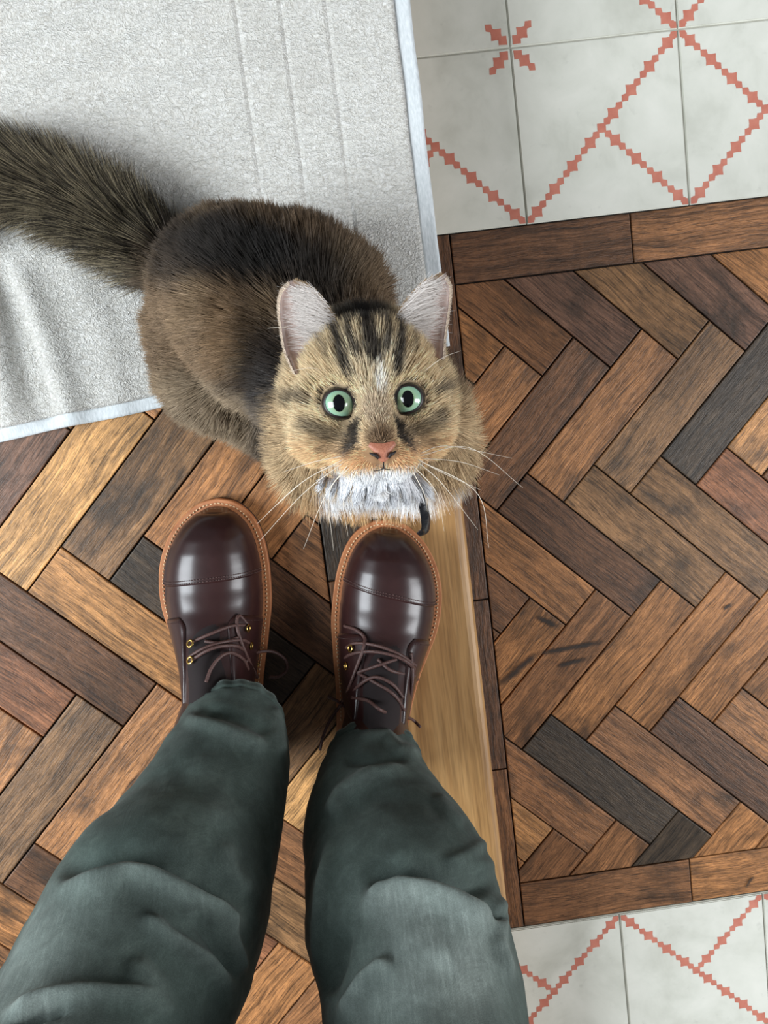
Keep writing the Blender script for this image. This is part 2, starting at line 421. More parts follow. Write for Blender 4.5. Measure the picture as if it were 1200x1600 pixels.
def towel_material():
    t = NT('terry_cloth'); oc = t.obj()
    n0 = t.noise(t.mapping(oc, (1, 1, .3)), 9, 3, .5)
    ws = t.noise(oc, 60, 3, .5, .5)
    cr = t.noise(t.mapping(oc, (210, 270, 200)), 1.0, 3, .6, 1.8)
    cr2 = t.noise(oc, 900, 2, .6)
    c = t.ramp(cr, [(.32, srgb(194, 189, 180)), (.5, srgb(224, 221, 214)), (.65, srgb(236, 234, 230))])
    c = t.mix(t.ramp(n0, [(.35, 0.0), (.7, .22)]), c, srgb(196, 190, 178))
    h = t.math('ADD', t.math('MULTIPLY', cr, 1.0), t.math('MULTIPLY', cr2, .35)); h = t.math('ADD', h, t.math('MULTIPLY', ws, .6))
    # three woven lines running along the right edge
    sx = t.new('ShaderNodeSeparateXYZ'); t.put(sx.inputs[0], oc)
    for d in (-.083, -.126, -.169):
        g = t.math('ABSOLUTE', t.math('SUBTRACT', sx.outputs[0], d)); g = t.ramp(g, [(.0006, 1.0), (.0016, 0.0)])
        h = t.math('SUBTRACT', h, t.math('MULTIPLY', g, .8))
    t.set(Base_Color=c, Roughness=.95); t.b.inputs['Sheen Weight'].default_value = .25
    t.bump(h, 1.0, .0030); return t.m
M_TOWEL = towel_material()
def hem_material():
    t = NT('towel_hem'); oc = t.obj(); n = t.noise(t.mapping(oc, (500, 160, 300)), 1.0, 2, .5)
    t.set(Base_Color=t.ramp(n, [(.3, srgb(200, 206, 208)), (.7, srgb(222, 226, 228))]), Roughness=.9); t.bump(n, .35, .001); return t.m
M_HEM = hem_material()

BR, TR, BL, TL = np.array([-.1305, -.141]), np.array([-.1345, .50]), np.array([-1.05, -.221]), np.array([-1.05, .50])
TO = np.array([-.1305, -.141, ZU])             # towel origin (its corner by the step)
tow = empty('towel', tuple(TO)); tag(tow, 'crumpled off-white terry towel spread on the upper floor under the cat', 'towel')
T_LINES = [([(0, 185), (150, 120), (300, 30), (370, -20)], 26, .0050), ([(-20, 110), (120, 60), (250, -20)], 30, .0045), ([(130, 210), (260, 150), (420, 110)], 30, .0025),
           ([(-5, 420), (25, 470), (50, 560), (75, 640)], 17, -.0075), ([(40, 440), (75, 520), (105, 610), (115, 650)], 22, .0060), ([(-30, 400), (-5, 520), (20, 650)], 22, .007),
           ([(120, 420), (170, 520), (190, 640)], 26, .003), ([(430, 290), (520, 270), (640, 250)], 20, .002), ([(0, 20), (100, -10)], 25, .003)]
def towel_height(P):
    d = (P - CAM) @ RC; px = np.stack([600 + FPX * d[:, 0] / -d[:, 2], 800 - FPX * d[:, 1] / -d[:, 2]], 1)
    h = np.full(len(P), .0062) + .0016 * fbm(P, 7, 3) + .0009 * fbm(P, 26, 2, 4.0)
    for ln, wd, am in T_LINES:
        ds, sd, tt = polydist(px, ln); h += 1.15 * am * np.exp(-(ds / wd) ** 2)
    return np.maximum(h, .0030)
def towel_patch(name, u0, u1, v0, v1, nu, nv, mat, zoff=0.0, flat=1.0):
    """u: 0 right edge .. 1 left edge, v: 0 bottom .. 1 top"""
    us = np.linspace(u0, u1, nu); vs = np.linspace(v0, v1, nv); P = []
    for v in vs:
        for u in us:
            b = BR + (BL - BR) * u; tpt = TR + (TL - TR) * u; q = b + (tpt - b) * v; P.append((q[0], q[1], ZU))
    P = np.array(P); P[:, 0] += .0012 * np.array([mnoise.noise(Vector((0, p[1] * 14, 0))) for p in P]) * 1.0
    P[:, 1] += .0012 * np.array([mnoise.noise(Vector((p[0] * 14, 0, 5))) for p in P])
    H = towel_height(P) * flat + zoff
    uu = np.tile(us, nv); vv = np.repeat(vs, nu)
    T = P.copy(); T[:, 2] = ZU + H; Bt = P.copy(); Bt[:, 2] = ZU + .0004
    V = np.vstack([T, Bt]) - TO; n = nu * nv; F = []
    for j in range(nv - 1):
        for i in range(nu - 1):
            a = j * nu + i; F.append((a, a + nu, a + nu + 1, a + 1))
    loop = [i for i in range(nu)] + [j * nu + nu - 1 for j in range(1, nv)] + [(nv - 1) * nu + i for i in range(nu - 2, -1, -1)] + [j * nu for j in range(nv - 2, 0, -1)]
    for k in range(len(loop)):
        a, b = loop[k], loop[(k + 1) % len(loop)]; F.append((a, b, b + n, a + n))
    return mobj(name, V, F, mat, tow, True)
towel_patch('terry', .0175, 1, .019, 1, 210, 150, M_TOWEL)
towel_patch('hem', 0, .0178, 0, 1, 6, 160, M_HEM, -.0008, .85)
towel_patch('hem', .0178, 1, 0, .0195, 210, 5, M_HEM, -.0008, .85)

# ------------------------------------------------------------------ boots
def leather_material():
    t = NT('oxblood_leather'); oc = t.obj(); n = t.noise(oc, 22, 4, .55); p = t.noise(oc, 900, 2, .5)
    t.set(Base_Color=t.ramp(n, [(.3, srgb(38, 21, 21)), (.7, srgb(52, 29, 28))]), Roughness=t.ramp(n, [(.3, .28), (.7, .36)]))
    t.b.inputs['Coat Weight'].default_value = .3; t.b.inputs['Coat Roughness'].default_value = .2; t.b.inputs['Specular IOR Level'].default_value = .42
    t.bump(p, .08, .0004); return t.m
M_LEATHER = leather_material()
def welt_material():
    t = NT('veg_tan_leather'); oc = t.obj(); n = t.noise(oc, 60, 4, .6)
    t.set(Base_Color=t.ramp(n, [(.3, srgb(166, 102, 62)), (.7, srgb(192, 128, 84))]), Roughness=.55); t.bump(n, .15, .0006); return t.m
M_WELT = welt_material()
M_SOLE = plain('dark_rubber', srgb(52, 34, 26), .7)
M_THREAD = plain('waxed_thread', srgb(222, 190, 150), .6)
M_THREADD = plain('dark_thread', srgb(78, 54, 50), .45)
def lace_material():
    t = NT('waxed_lace'); oc = t.obj(); n = t.noise(oc, 700, 2, .5)
    t.set(Base_Color=t.ramp(n, [(.3, srgb(62, 40, 38)), (.7, srgb(96, 68, 62))]), Roughness=.55); t.bump(n, .4, .0006); return t.m
M_LACE = lace_material()
M_BRASS = plain('brass', srgb(214, 178, 104), .25, Metallic=1.0)
M_TONGUE = plain('tongue_leather', srgb(26, 15, 16), .85)

BLEN = .300
D_K = [0, .0035, .012, .024, .042, .065, .09, .115, .145, .18, .22, .262, .285, .296, .300]
W_K = [0, .0160, .0288, .0398, .0490, .0552, .0572, .0560, .0500, .0430, .0385, .0360, .0270, .0140, 0]
_dk = catmull(np.stack([D_K, W_K], 1), 400); _dk = _dk[np.argsort(_dk[:, 0])]
def sole_hw(d): return float(max(0.0, np.interp(d, _dk[:, 0], _dk[:, 1])))
INS = .0080
def up_hw(d):
    d2 = INS + (d - INS) * 1.0
    if d <= INS: return 0.0
    # inset outline: nearest welt distance INS
    return max(0.0, sole_hw(max(0, d)) - INS * (1 + 1.6 * math.exp(-((d - INS) / .012))) ) if d > INS + .004 else .010 * math.sqrt((d - INS) / .004)
H_D = [.0080, .0093, .012, .018, .026, .036, .05, .066, .085, .105, .125, .145, .165, .185, .21, .30]
H_Z = [0, .011, .0205, .0295, .0375, .0430, .0465, .0485, .0515, .0575, .0685, .0830, .1000, .1150, .1250, .1250]
def up_h(d): return float(np.interp(d, H_D, H_Z))
ZW = .0185                                   # top of the welt

def smooth_up_hw():
    ds = np.linspace(INS, BLEN - INS, 400)
    w = np.array([sole_hw(d) for d in ds]); P = np.stack([w, ds], 1)
    res = []
    out = np.array([(sole_hw(d), d) for d in np.linspace(0, BLEN, 900)])
    for d in ds:                              # largest x whose distance to the outline is >= INS
        x = 0.0; step = .0006
        while x + step < sole_hw(d) and np.min(np.hypot(out[:, 0] - (x + step), out[:, 1] - d)) >= INS: x += step
        res.append(x)
    res = np.array(res); k = np.ones(9) / 9; r2 = np.convolve(np.pad(res, 4, mode='edge'), k, 'valid'); r2[:3] = [.002, .006, .0095]
    return ds, np.maximum(r2, .002)
UD, UW = smooth_up_hw()
def uhw(d): return float(np.interp(d, UD, UW))

class Boot:
    def __init__(s, label, toe, ang, lat):
        s.ang = ang; s.toe = np.array(toe); s.lat = lat          # lat: +1 when the outer side is local +x
        s.root = empty('boot', (toe[0], toe[1], ZU)); s.root.rotation_euler = (0, 0, ang - math.pi / 2)
        tag(s.root, label, 'boot', 'pair of worn boots')
        s.ca, s.sa = math.cos(ang - math.pi / 2), math.sin(ang - math.pi / 2)
    def xc(s, d): return s.lat * (.0035 * math.sin(math.pi * min(1, d / .16)) - .004 * math.exp(-(d / .05) ** 2) * 1.0)
    def expo(s, d): return float(np.interp(d, [0, .06, .11, .16, .3], [2.5, 2.35, 2.15, 1.9, 1.9]))
    def surf(s, x, d, off=0.0):
        """point of the upper in local space; x measured from the centre line"""
        hw = uhw(d); q = min(1.0, abs(x) / hw); e = s.expo(d); z = up_h(d) * (1 - q ** e) ** (1 / e)
        return np.array([s.xc(d) + x, -d, ZW + z])
    def spt(s, ph, d, off=0.0):
        """surface by angle: ph 0 = right welt .. pi = left welt, offset outwards"""
        def raw(ph, d):
            hw = uhw(d); e = s.expo(d); c, si = math.cos(ph), math.sin(ph)
            x = hw * math.copysign(abs(c) ** (2 / e), c); z = up_h(d) * abs(si) ** (2 / e)
            return np.array([s.xc(d) + x, -d, ZW + z])
        p = raw(ph, d)
        if off:
            a = raw(min(ph + .02, math.pi), d) - raw(max(ph - .02, 0), d); b = raw(ph, d + .0015) - raw(ph, max(d - .0015, INS + 1e-4))
            n = np.cross(a, b); n /= np.linalg.norm(n) + 1e-12
            if n[2] < 0 and 0.25 < ph < 2.9: n = -n
            ref = p - np.array([s.xc(d), -d - .02, ZW]);
            if n @ ref < 0: n = -n
            p = p + n * off
        return p
    def loc(s, W): 
        v = np.array(W) - np.array([s.toe[0], s.toe[1], ZU]); return np.array([v[0] * s.ca + v[1] * s.sa, -v[0] * s.sa + v[1] * s.ca, v[2]])
    def pix(s, px, py, lift=.0015):
        """local point on the upper seen at a picture position"""
        z = ZU + .07
        for _ in range(14):
            l = s.loc(at(px, py, z)); d = min(max(-l[1], INS + .002), .26); zz = s.surf(l[0] - s.xc(d), d)[2] + ZU + lift; z = .5 * z + .5 * zz
        return s.loc(at(px, py, z))
    def outline(s, inset, n=150):
        pts = []
        ds = BLEN * (0.5 - 0.5 * np.cos(np.linspace(0, math.pi, n)))
        R = [(s.xc(d) + sole_hw(d), -d) for d in ds]; L = [(s.xc(d) - sole_hw(d), -d) for d in ds[::-1]][1:-1]
        P = np.array(R + L)
        if inset:
            T = np.roll(P, -1, 0) - np.roll(P, 1, 0); T /= np.linalg.norm(T, axis=1)[:, None] + 1e-12; N = np.stack([T[:, 1], -T[:, 0]], 1)
            c = np.array([0, -BLEN / 2]); sgn = np.sign(((c - P) * N).sum(1).sum()); P = P + N * sgn * inset
        return P
    def plate(s, name, inset, z0, z1, mat, rnd=.001):
        rings = [(0.0 + .0006, z0), (0, z0 + rnd), (0, z1 - rnd), (rnd, z1)]
        V, F = [], []; n = None
        for ins, z in rings:
            P = s.outline(inset + ins); n = len(P); V += [(p[0], p[1], z) for p in P]
        for r in range(len(rings) - 1):
            for k in range(n): F.append((r * n + k, r * n + (k + 1) % n, (r + 1) * n + (k + 1) % n, (r + 1) * n + k))
        F.append(tuple(range(n))[::-1]); F.append(tuple((len(rings) - 1) * n + k for k in range(n)))
        o = mobj(name, V, F, mat, s.root); bm = bmesh.new(); bm.from_mesh(o.data); bmesh.ops.recalc_face_normals(bm, faces=bm.faces); bm.to_mesh(o.data); bm.free(); return o
    def sheet(s, name, f, nu, nv, mat, thick=.0011, parent=None, base_off=.0002):
        """overlay piece: f(u, v) -> (ph, d), grid nu x nv, lying on the upper with a rolled edge"""
        V, F = [], []
        for j in range(nv):
            for i in range(nu):
                u, v = i / (nu - 1), j / (nv - 1); ph, d = f(u, v); e = min(u, 1 - u, v, 1 - v) * min(nu, nv)
                V.append(s.spt(ph, d, base_off + thick * min(1, e / .8 + .45)))
        n0 = len(V)
        for j in range(nv - 1):
            for i in range(nu - 1): a = j * nu + i; F.append((a, a + 1, a + nu + 1, a + nu))
        for j in range(nv):
            for i in range(nu):
                if i in (0, nu - 1) or j in (0, nv - 1): pass
        loop = [i for i in range(nu)] + [j * nu + nu - 1 for j in range(1, nv)] + [(nv - 1) * nu + i for i in range(nu - 2, -1, -1)] + [j * nu for j in range(nv - 2, 0, -1)]
        for k in loop:
            u, v = (k % nu) / (nu - 1), (k // nu) / (nv - 1); ph, d = f(u, v); V.append(s.spt(ph, d, -.0012))
        for k in range(len(loop)):
            a, b = loop[k], loop[(k + 1) % len(loop)]; F.append((a, b, n0 + (k + 1) % len(loop), n0 + k))
        o = mobj(name, V, F, mat, parent or s.root, True)
        bm = bmesh.new(); bm.from_mesh(o.data); bmesh.ops.recalc_face_normals(bm, faces=bm.faces); bm.to_mesh(o.data); bm.free(); return o

def build_boot(B, cap_d, cap_slope, eyes, laces, loops):
    # outsole, heel, welt with its stitches
    B.plate('outsole', .0004, 0.0, .0085, M_SOLE)
    we = B.plate('welt', 0.0, .0088, ZW, M_WELT)
    # the welt's face is open ground for the stitches: one every 3.4 mm
    P = B.outline(.0046, 400); sel = P[P[:, 1] > -.20]
    seglen = np.hypot(*(np.roll(P, -1, 0) - P).T); acc = 0; mb = MB(); k = 0
    for i in range(len(P)):
        acc += seglen[i]
        if acc >= .0036:
            acc = 0
            if P[i, 1] < -.22: continue
            t = np.roll(P, -1, 0)[i] - P[i]; t /= np.linalg.norm(t) + 1e-9
            a = np.array([*(P[i] - t * .0011), ZW + .0001]); m = np.array([*P[i], ZW + .0007]); b = np.array([*(P[i] + t * .0011), ZW + .0001])
            mb.tube([a, m, b], [.00055, .00085, .00055], 5)
    st = mb.build('stitching', M_THREAD, we); tag(st, 'pale stitches around the tan welt')
    # upper
    nd, npz = 90, 49; ds = INS + .0003 + (BLEN - 2 * INS - .002) * np.linspace(0, 1, nd) ** 1.6; V, F = [], []
    for d in ds:
        for k in range(npz): V.append(B.spt(math.pi * k / (npz - 1), d))
    for j in range(nd - 1):
        for k in range(npz - 1): a = j * npz + k; F.append((a, a + 1, a + npz + 1, a + npz))
    b0 = len(V); V.append(np.mean(V[:npz], 0))
    for k in range(npz - 1): F.append((b0, k + 1, k))
    up = mobj('upper', V, F, M_LEATHER, B.root, True)
    bm = bmesh.new(); bm.from_mesh(up.data); bmesh.ops.recalc_face_normals(bm, faces=bm.faces); bm.to_mesh(up.data); bm.free()
    # shaft (under the trouser leg)
    V, F = [], []; nk = 28; rows = [(-.226, .060, .035, .068), (-.228, .10, .036, .06), (-.232, .135, .037, .05), (-.235, .17, .039, .049), (-.235, .20, .041, .050)]
    for yc, z, rx, ry in rows:
        for k in range(nk): a = 2 * math.pi * k / nk; V.append((B.xc(.2) + rx * math.cos(a), yc + ry * math.sin(a), z))
    for j in range(len(rows) - 1):
        for k in range(nk): F.append((j * nk + k, j * nk + (k + 1) % nk, (j + 1) * nk + (k + 1) % nk, (j + 1) * nk + k))
    mobj('shaft', V, F, M_LEATHER, B.root, True)
    # toe cap with two rows of stitches
    seam = lambda ph: cap_d + cap_slope * math.cos(ph) + .004 * (1 - math.sin(ph))
    cap = B.sheet('toe_cap', lambda u, v: (math.pi * (.015 + .97 * u), INS + .0016 + (seam(math.pi * u) - INS - .0016) * (v ** .7)), 49, 30, M_LEATHER, .0010)
    for off in (.0022, .0048):
        mb = MB(); path = [B.spt(math.pi * (.03 + .94 * t), seam(math.pi * t) - off, .0014) for t in np.linspace(0, 1, 120)]
        for i in range(0, 118, 2): mb.tube([path[i], (path[i] + path[i + 1]) / 2 + np.array([0, 0, .0002]), path[i + 1]], .00052, 5)
        mb.build('stitching', M_THREADD, cap)
    # crease behind the cap, vamp line
    # quarters (lace flaps)
    for sgn, nm in ((1, 'lace_flap'), (-1, 'lace_flap')):
        def ff(u, v, sgn=sgn):
            d = .1090 + .014 * (u ** 1.3) + v * (.080 - .014 * u)
            xi = .0195 + .003 * v; hw = uhw(d); e = B.expo(d)
            phin = math.acos(min(.98, (xi / hw)) ** (e / 2)); pho = .06
            if v < .12: phin = phin - (1 - v / .12) ** 2 * .16; pho += 0
            ph = phin + (pho - phin) * u
            return (ph if sgn > 0 else math.pi - ph), d
        fl = B.sheet(nm, ff, 22, 26, M_LEATHER, .0020)
        mb = MB()
        path = [B.spt(*ff(.10 + .8 * t, .05), .0026) for t in np.linspace(0, 1, 40)] + [B.spt(*ff(.9, .05 + .9 * t), .0026) for t in np.linspace(0, 1, 40)]
        for i in range(0, 78, 2):
            if np.linalg.norm(path[i] - path[i + 1]) > 1e-4: mb.tube([path[i], path[i + 1]], .00032, 5)
        mb.build('stitching', M_THREADD, fl)
    # tongue, rising between the flaps
    V, F = [], []; nu, nv = 13, 24
    for j in range(nv):
        v = j / (nv - 1); d = .110 + .095 * v
        for i in range(nu):
            u = i / (nu - 1) * 2 - 1; hw = uhw(d); p = B.surf(u * (.018 + .003 * v), d); p[2] += -.0012 + .0055 * min(1, v * 2.2) * (1 - u * u) + .0008 * math.sin(9 * v + 2 * u); V.append(p)
    for j in range(nv - 1):
        for i in range(nu - 1): a = j * nu + i; F.append((a, a + 1, a + nu + 1, a + nu))
    mobj('tongue', V, F, M_TONGUE, B.root, True)
    # eyelets
    for ex, ey in eyes:
        c = B.pix(ex, ey, .0042); c2 = B.pix(ex + 6, ey, .0042); c3 = B.pix(ex, ey + 6, .0042)
        n = np.cross(c2 - c, c3 - c); n /= np.linalg.norm(n); n = n if n[2] > 0 else -n; c = c + n * .0008 + np.array([0, 0, .0014 * max(0, 1.2 - n[2]) * 3])
        a = np.cross(n, [0, 1, 0]); a /= np.linalg.norm(a); b = np.cross(n, a); V, F = [], []
        for i in range(16):
            t = 2 * math.pi * i / 16
            for k in range(6):
                q = 2 * math.pi * k / 6; r = .0030 + .0011 * math.cos(q); V.append(c + r * (math.cos(t) * a + math.sin(t) * b) + n * .0008 * math.sin(q))
        for i in range(16):
            for k in range(6): F.append((i * 6 + k, i * 6 + (k + 1) % 6, ((i + 1) % 16) * 6 + (k + 1) % 6, ((i + 1) % 16) * 6 + k))
        mobj('eyelet', V, F, M_BRASS, B.root, True)
    # laces: polylines in picture positions lying on the boot, lift per point (m)
    for pts in laces:
        P = [B.pix(x, y, l) for x, y, l in pts]
        mb = MB(); mb.tube(catmull(P, 14 * (len(P) - 1) + 1), .00165, 8); mb.build('lace', M_LACE, B.root)

bootL = Boot('dark oxblood boot standing wholly on the herringbone blocks, lace loop at its ankle', tuple(at(333, 779, ZU + ZW)[:2]), math.radians(84.5), -1)
bootR = Boot('dark oxblood boot on the oak step nosing, its toe under the chin of the cat', tuple(at(613, 812, ZU + ZW)[:2]), math.radians(77.5), 1)
build_boot(bootL, .077, -.0045, [(388, 980), (393, 1007), (400, 1037), (298, 1005), (298, 1031)],
    [[(298, 1004, .003), (330, 990, .006), (362, 978, .006), (388, 977, .004)],
     [(388, 977, .004), (374, 962, .003), (370, 975, .005), (376, 1000, .007), (388, 1030, .006), (402, 1058, .006)],
     [(296, 1026, .004), (320, 1012, .007), (350, 1003, .008), (378, 1000, .006), (393, 1007, .004)],
     [(298, 1032, .004), (325, 1016, .009), (350, 1009, .010), (376, 1012, .008), (396, 1036, .004)],
     [(322, 1066, .004), (330, 1045, .007), (345, 1026, .010), (362, 1020, .010), (380, 1030, .009), (388, 1046, .007)],
     [(320, 1002, .003), (345, 1004, .005), (372, 996, .005)],
     [(384, 1034, .008), (400, 1020, .012), (425, 1018, .014), (445, 1030, .010), (448, 1046, .006), (436, 1057, .006), (420, 1058, .006)]], None)
build_boot(bootR, .072, .0085, [(541, 1039), (534, 1062), (548, 1012)],
    [[(541, 1012, .004), (556, 1005, .006), (590, 1009, .008), (625, 1023, .008), (650, 1040, .004)],
     [(532, 1040, .004), (545, 1024, .007), (580, 1018, .009), (620, 1026, .010), (645, 1042, .007), (652, 1062, .003)],
     [(538, 978, .002), (556, 984, .003), (569, 996, .004), (568, 1012, .009), (558, 1040, .008), (545, 1075, .007), (533, 1100, .006), (516, 1125, .006), (505, 1150, .006), (500, 1172, .006)],
     [(545, 1090, .004), (562, 1070, .006), (585, 1058, .007), (612, 1068, .006), (630, 1090, .004)],
     [(556, 1050, .003), (585, 1066, .004), (615, 1085, .004), (632, 1110, .003)],
     [(555, 1052, .004), (590, 1040, .006), (620, 1030, .007)],
     [(642, 1020, .004), (645, 1050, .006), (642, 1085, .006), (638, 1118, .004)],
     [(550, 1090, .005), (575, 1095, .006), (600, 1112, .006), (640, 1122, .008), (657, 1136, .006)],
     [(512, 1088, .004), (528, 1096, .006), (538, 1104, .005)],
     [(590, 1030, .003), (612, 1048, .004), (648, 1056, .004)]], None)

# ------------------------------------------------------------------ person: trousers
def denim_material():
    t = NT('green_twill'); oc = t.obj()
    a = t.new('ShaderNodeVertexColor'); a.layer_name = 'wear'
    n = t.noise(oc, 18, 5, .6, .4); tw = t.new('ShaderNodeTexWave'); tw.wave_type = 'BANDS'; tw.bands_direction = 'DIAGONAL'
    tw.inputs['Scale'].default_value = 620; t.put(tw.inputs['Vector'], oc); tw.inputs['Distortion'].default_value = .6
    streak = t.noise(t.mapping(oc, (420, 34, 60)), 1.0, 4, .65)
    base = t.ramp(n, [(.3, srgb(52, 62, 58)), (.55, srgb(64, 76, 71)), (.75, srgb(78, 90, 84))])
    wf = t.math('MULTIPLY', a.outputs['Color'], t.ramp(streak, [(.3, .78), (.55, 1.0), (.74, 1.35)]))
    c = t.mix(wf, base, srgb(168, 180, 174))
    c = t.mix(1.0, c, t.ramp(tw.outputs['Fac'], [(.2, .96), (.8, 1.03)]), 'MULTIPLY')
    fine = t.noise(oc, 1500, 3, .7); c = t.mix(1.0, c, t.ramp(fine, [(.3, .78), (.5, 1.0), (.7, 1.25)]), 'MULTIPLY')
    rub = t.noise(oc, 75, 5, .7, .6); c = t.mix(1.0, c, t.ramp(rub, [(.3, .82), (.5, 1.0), (.72, 1.28)]), 'MULTIPLY')
    t.set(Base_Color=c, Roughness=.9); t.b.inputs['Sheen Weight'].default_value = .04; t.b.inputs['Specular IOR Level'].default_value = .2
    t.bump(t.math('ADD', t.math('MULTIPLY', tw.outputs['Fac'], .06), t.math('MULTIPLY', streak, .6)), .35, .0008); return t.m
M_DENIM = denim_material()

HIPX = -.36
def sstep_(x): x = np.clip(x, 0, 1); return x * x * (3 - 2 * x)
def leg(rings, creases, fade, seed):
    """rings: (px, py, z, radius_px_x, depth ratio) of the leg's axis; returns verts, faces, wear"""
    C = np.array([at(px, py, z) for px, py, z, r, k in rings]); R = np.array([r * (CAM[2] - z) / FPX for px, py, z, r, k in rings]); K = np.array([k for *_, k in rings])
    n0 = len(C); C = np.vstack([C, [(seed[2], -.685, .70), (seed[2] * .55 + HIPX * .45, -.70, .80)]]); R = np.append(R, [.088, .092]); K = np.append(K, [1.05, 1.05])
    n = 250; seg = 150
    Cs = catmull(C, n); Rs = catmull(np.stack([R, K, K], 1), n)[:, :2]
    T = np.gradient(Cs, axis=0); T /= np.linalg.norm(T, axis=1)[:, None]
    V, Nn = [], []
    for i in range(n):
        tl = T[i] * .55 + np.array([0, 0, .45]); tl /= np.linalg.norm(tl)      # rings lean half way towards level
        fr = np.array([math.cos(seed[0]), math.sin(seed[0]), 0]); x = np.cross(fr, tl); x /= np.linalg.norm(x); y = np.cross(tl, x)
        for k in range(seg):
            a = 2 * math.pi * k / seg; ca, sa = math.cos(a), math.sin(a)
            V.append(Cs[i] + Rs[i, 0] * (x * ca + y * sa * Rs[i, 1])); Nn.append(x * ca + y * sa)
    V = np.array(V); Nn = np.array(Nn)
    disp = .0032 * fbm(V, 11, 3, seed[1]) + .0012 * fbm(V, 40, 2, seed[1] + 9)
    q = (V - CAM) @ RC; px = np.stack([600 + FPX * q[:, 0] / -q[:, 2], 800 - FPX * q[:, 1] / -q[:, 2]], 1)
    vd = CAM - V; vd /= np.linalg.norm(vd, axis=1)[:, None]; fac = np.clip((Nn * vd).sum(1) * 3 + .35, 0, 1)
    for ln, wd, am, st in creases:
        d, sd, tt = polydist(px, ln); tp = sstep_(np.minimum(tt, 1 - tt) * 5 + .02); g = np.exp(-(d / wd) ** 2) * tp
        disp += 1.35 * fac * (am * g + st * tp * sd * (d / wd) * np.exp(-(d / wd / 1.3) ** 2))
    rowi = np.repeat(np.arange(n), seg)
    hem = rowi < 9
    disp += np.where(rowi == 7, -.0014, 0) + np.where(hem & (rowi < 6), .0009, 0) + np.where(hem, .0008 * np.sin(np.tile(np.arange(seg), n) * .7), 0)
    V = V + Nn * disp[:, None]
    F = []
    for i in range(n - 1):
        for k in range(seg): F.append((i * seg + k, i * seg + (k + 1) % seg, (i + 1) * seg + (k + 1) % seg, (i + 1) * seg + k))
    b = len(V); inner = V[:seg] - Nn[:seg] * .004; inner2 = V[10 * seg:11 * seg] - Nn[10 * seg:11 * seg] * .006
    V = np.vstack([V, inner, inner2])
    for k in range(seg):
        k2 = (k + 1) % seg; F.append((k2, k, b + k, b + k2)); F.append((b + k2, b + k, b + seg + k, b + seg + k2))
    wear = np.zeros(len(V))
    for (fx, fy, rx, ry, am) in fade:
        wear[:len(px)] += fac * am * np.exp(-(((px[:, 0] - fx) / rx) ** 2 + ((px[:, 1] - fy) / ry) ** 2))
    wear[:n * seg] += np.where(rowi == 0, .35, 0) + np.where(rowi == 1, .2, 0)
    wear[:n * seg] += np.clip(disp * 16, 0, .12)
    return V, F, wear

LEFT = [(366, 1121, .250, 75, 1.0), (356, 1178, .285, 96, 1.0), (330, 1255, .335, 121, 1.0), (300, 1330, .372, 143, 1.02), (252, 1420, .420, 176, 1.05),
        (205, 1520, .462, 192, 1.05), (150, 1640, .505, 205, 1.1), (80, 1800, .56, 235, 1.1), (0, 2000, .61, 285, 1.1)]
RIGHT = [(583, 1178, .247, 72, 1.0), (583, 1226, .280, 92, 1.0), (592, 1290, .330, 122, 1.0), (617, 1360, .375, 148, 1.02), (637, 1440, .425, 168, 1.05),
         (655, 1530, .465, 172, 1.05), (672, 1650, .505, 180, 1.1), (700, 1820, .56, 200, 1.1), (735, 2080, .62, 250, 1.1)]
crL = [([(280, 1118), (340, 1136), (384, 1156), (420, 1172)], 11, .0045, .002), ([(310, 1108), (350, 1116), (390, 1130), (424, 1152)], 9, -.0045, 0), ([(426, 1100), (430, 1144), (437, 1185)], 9, .004, .001),
       ([(66, 1390), (148, 1376), (200, 1360), (240, 1368), (288, 1392), (340, 1420), (390, 1456)], 17, .0080, .004), ([(80, 1362), (150, 1350), (200, 1338), (250, 1344), (310, 1372), (370, 1410)], 20, -.0065, 0),
       ([(224, 1424), (260, 1460), (320, 1500), (365, 1550)], 12, .0050, .001), ([(344, 1424), (360, 1472), (378, 1525)], 10, .0045, 0), ([(300, 1420), (335, 1470), (365, 1520)], 11, -.005, 0),
       ([(0, 1590), (60, 1560), (120, 1548), (192, 1552), (250, 1562)], 13, .006, .002), ([(20, 1610), (65, 1580), (110, 1572)], 10, -.006, 0), ([(348, 1312), (360, 1360), (392, 1400)], 14, .003, 0), ([(300, 1180), (340, 1230), (350, 1300)], 30, .003, 0), ([(200, 1500), (240, 1540), (260, 1600)], 22, .004, 0)]
crR = [([(552, 1154), (604, 1150), (622, 1172), (660, 1184)], 9, .0042, 0), ([(532, 1188), (588, 1192), (640, 1188)], 10, -.0030, 0), ([(640, 1190), (580, 1210), (532, 1242), (512, 1280)], 13, .0050, -.002),
       ([(520, 1300), (506, 1382), (498, 1450), (494, 1520), (492, 1590)], 7, .0035, 0), ([(560, 1436), (596, 1396), (622, 1384), (668, 1390), (708, 1406), (748, 1430), (784, 1450)], 16, .0085, .004),
       ([(570, 1390), (620, 1360), (690, 1362), (740, 1372), (780, 1390)], 18, -.0080, 0), ([(600, 1350), (690, 1352), (760, 1350), (800, 1362)], 10, .003, 0), ([(790, 1390), (782, 1434), (780, 1475), (800, 1540)], 10, .0045, 0),
       ([(752, 1410), (770, 1430), (790, 1436)], 8, -.006, 0), ([(528, 1590), (568, 1530), (612, 1494)], 12, .005, .002), ([(540, 1440), (525, 1500), (505, 1560)], 14, -.006, 0), ([(780, 1300), (740, 1330), (690, 1350)], 10, .003, 0),
       ([(728, 1290), (700, 1270), (680, 1240)], 9, .0022, 0)]
person = empty('person', (-.35, -.55, ZU)); tag(person, 'standing person in faded dark green trousers, seen from the thighs down', 'person')
PV, PF, PW = [], [], []
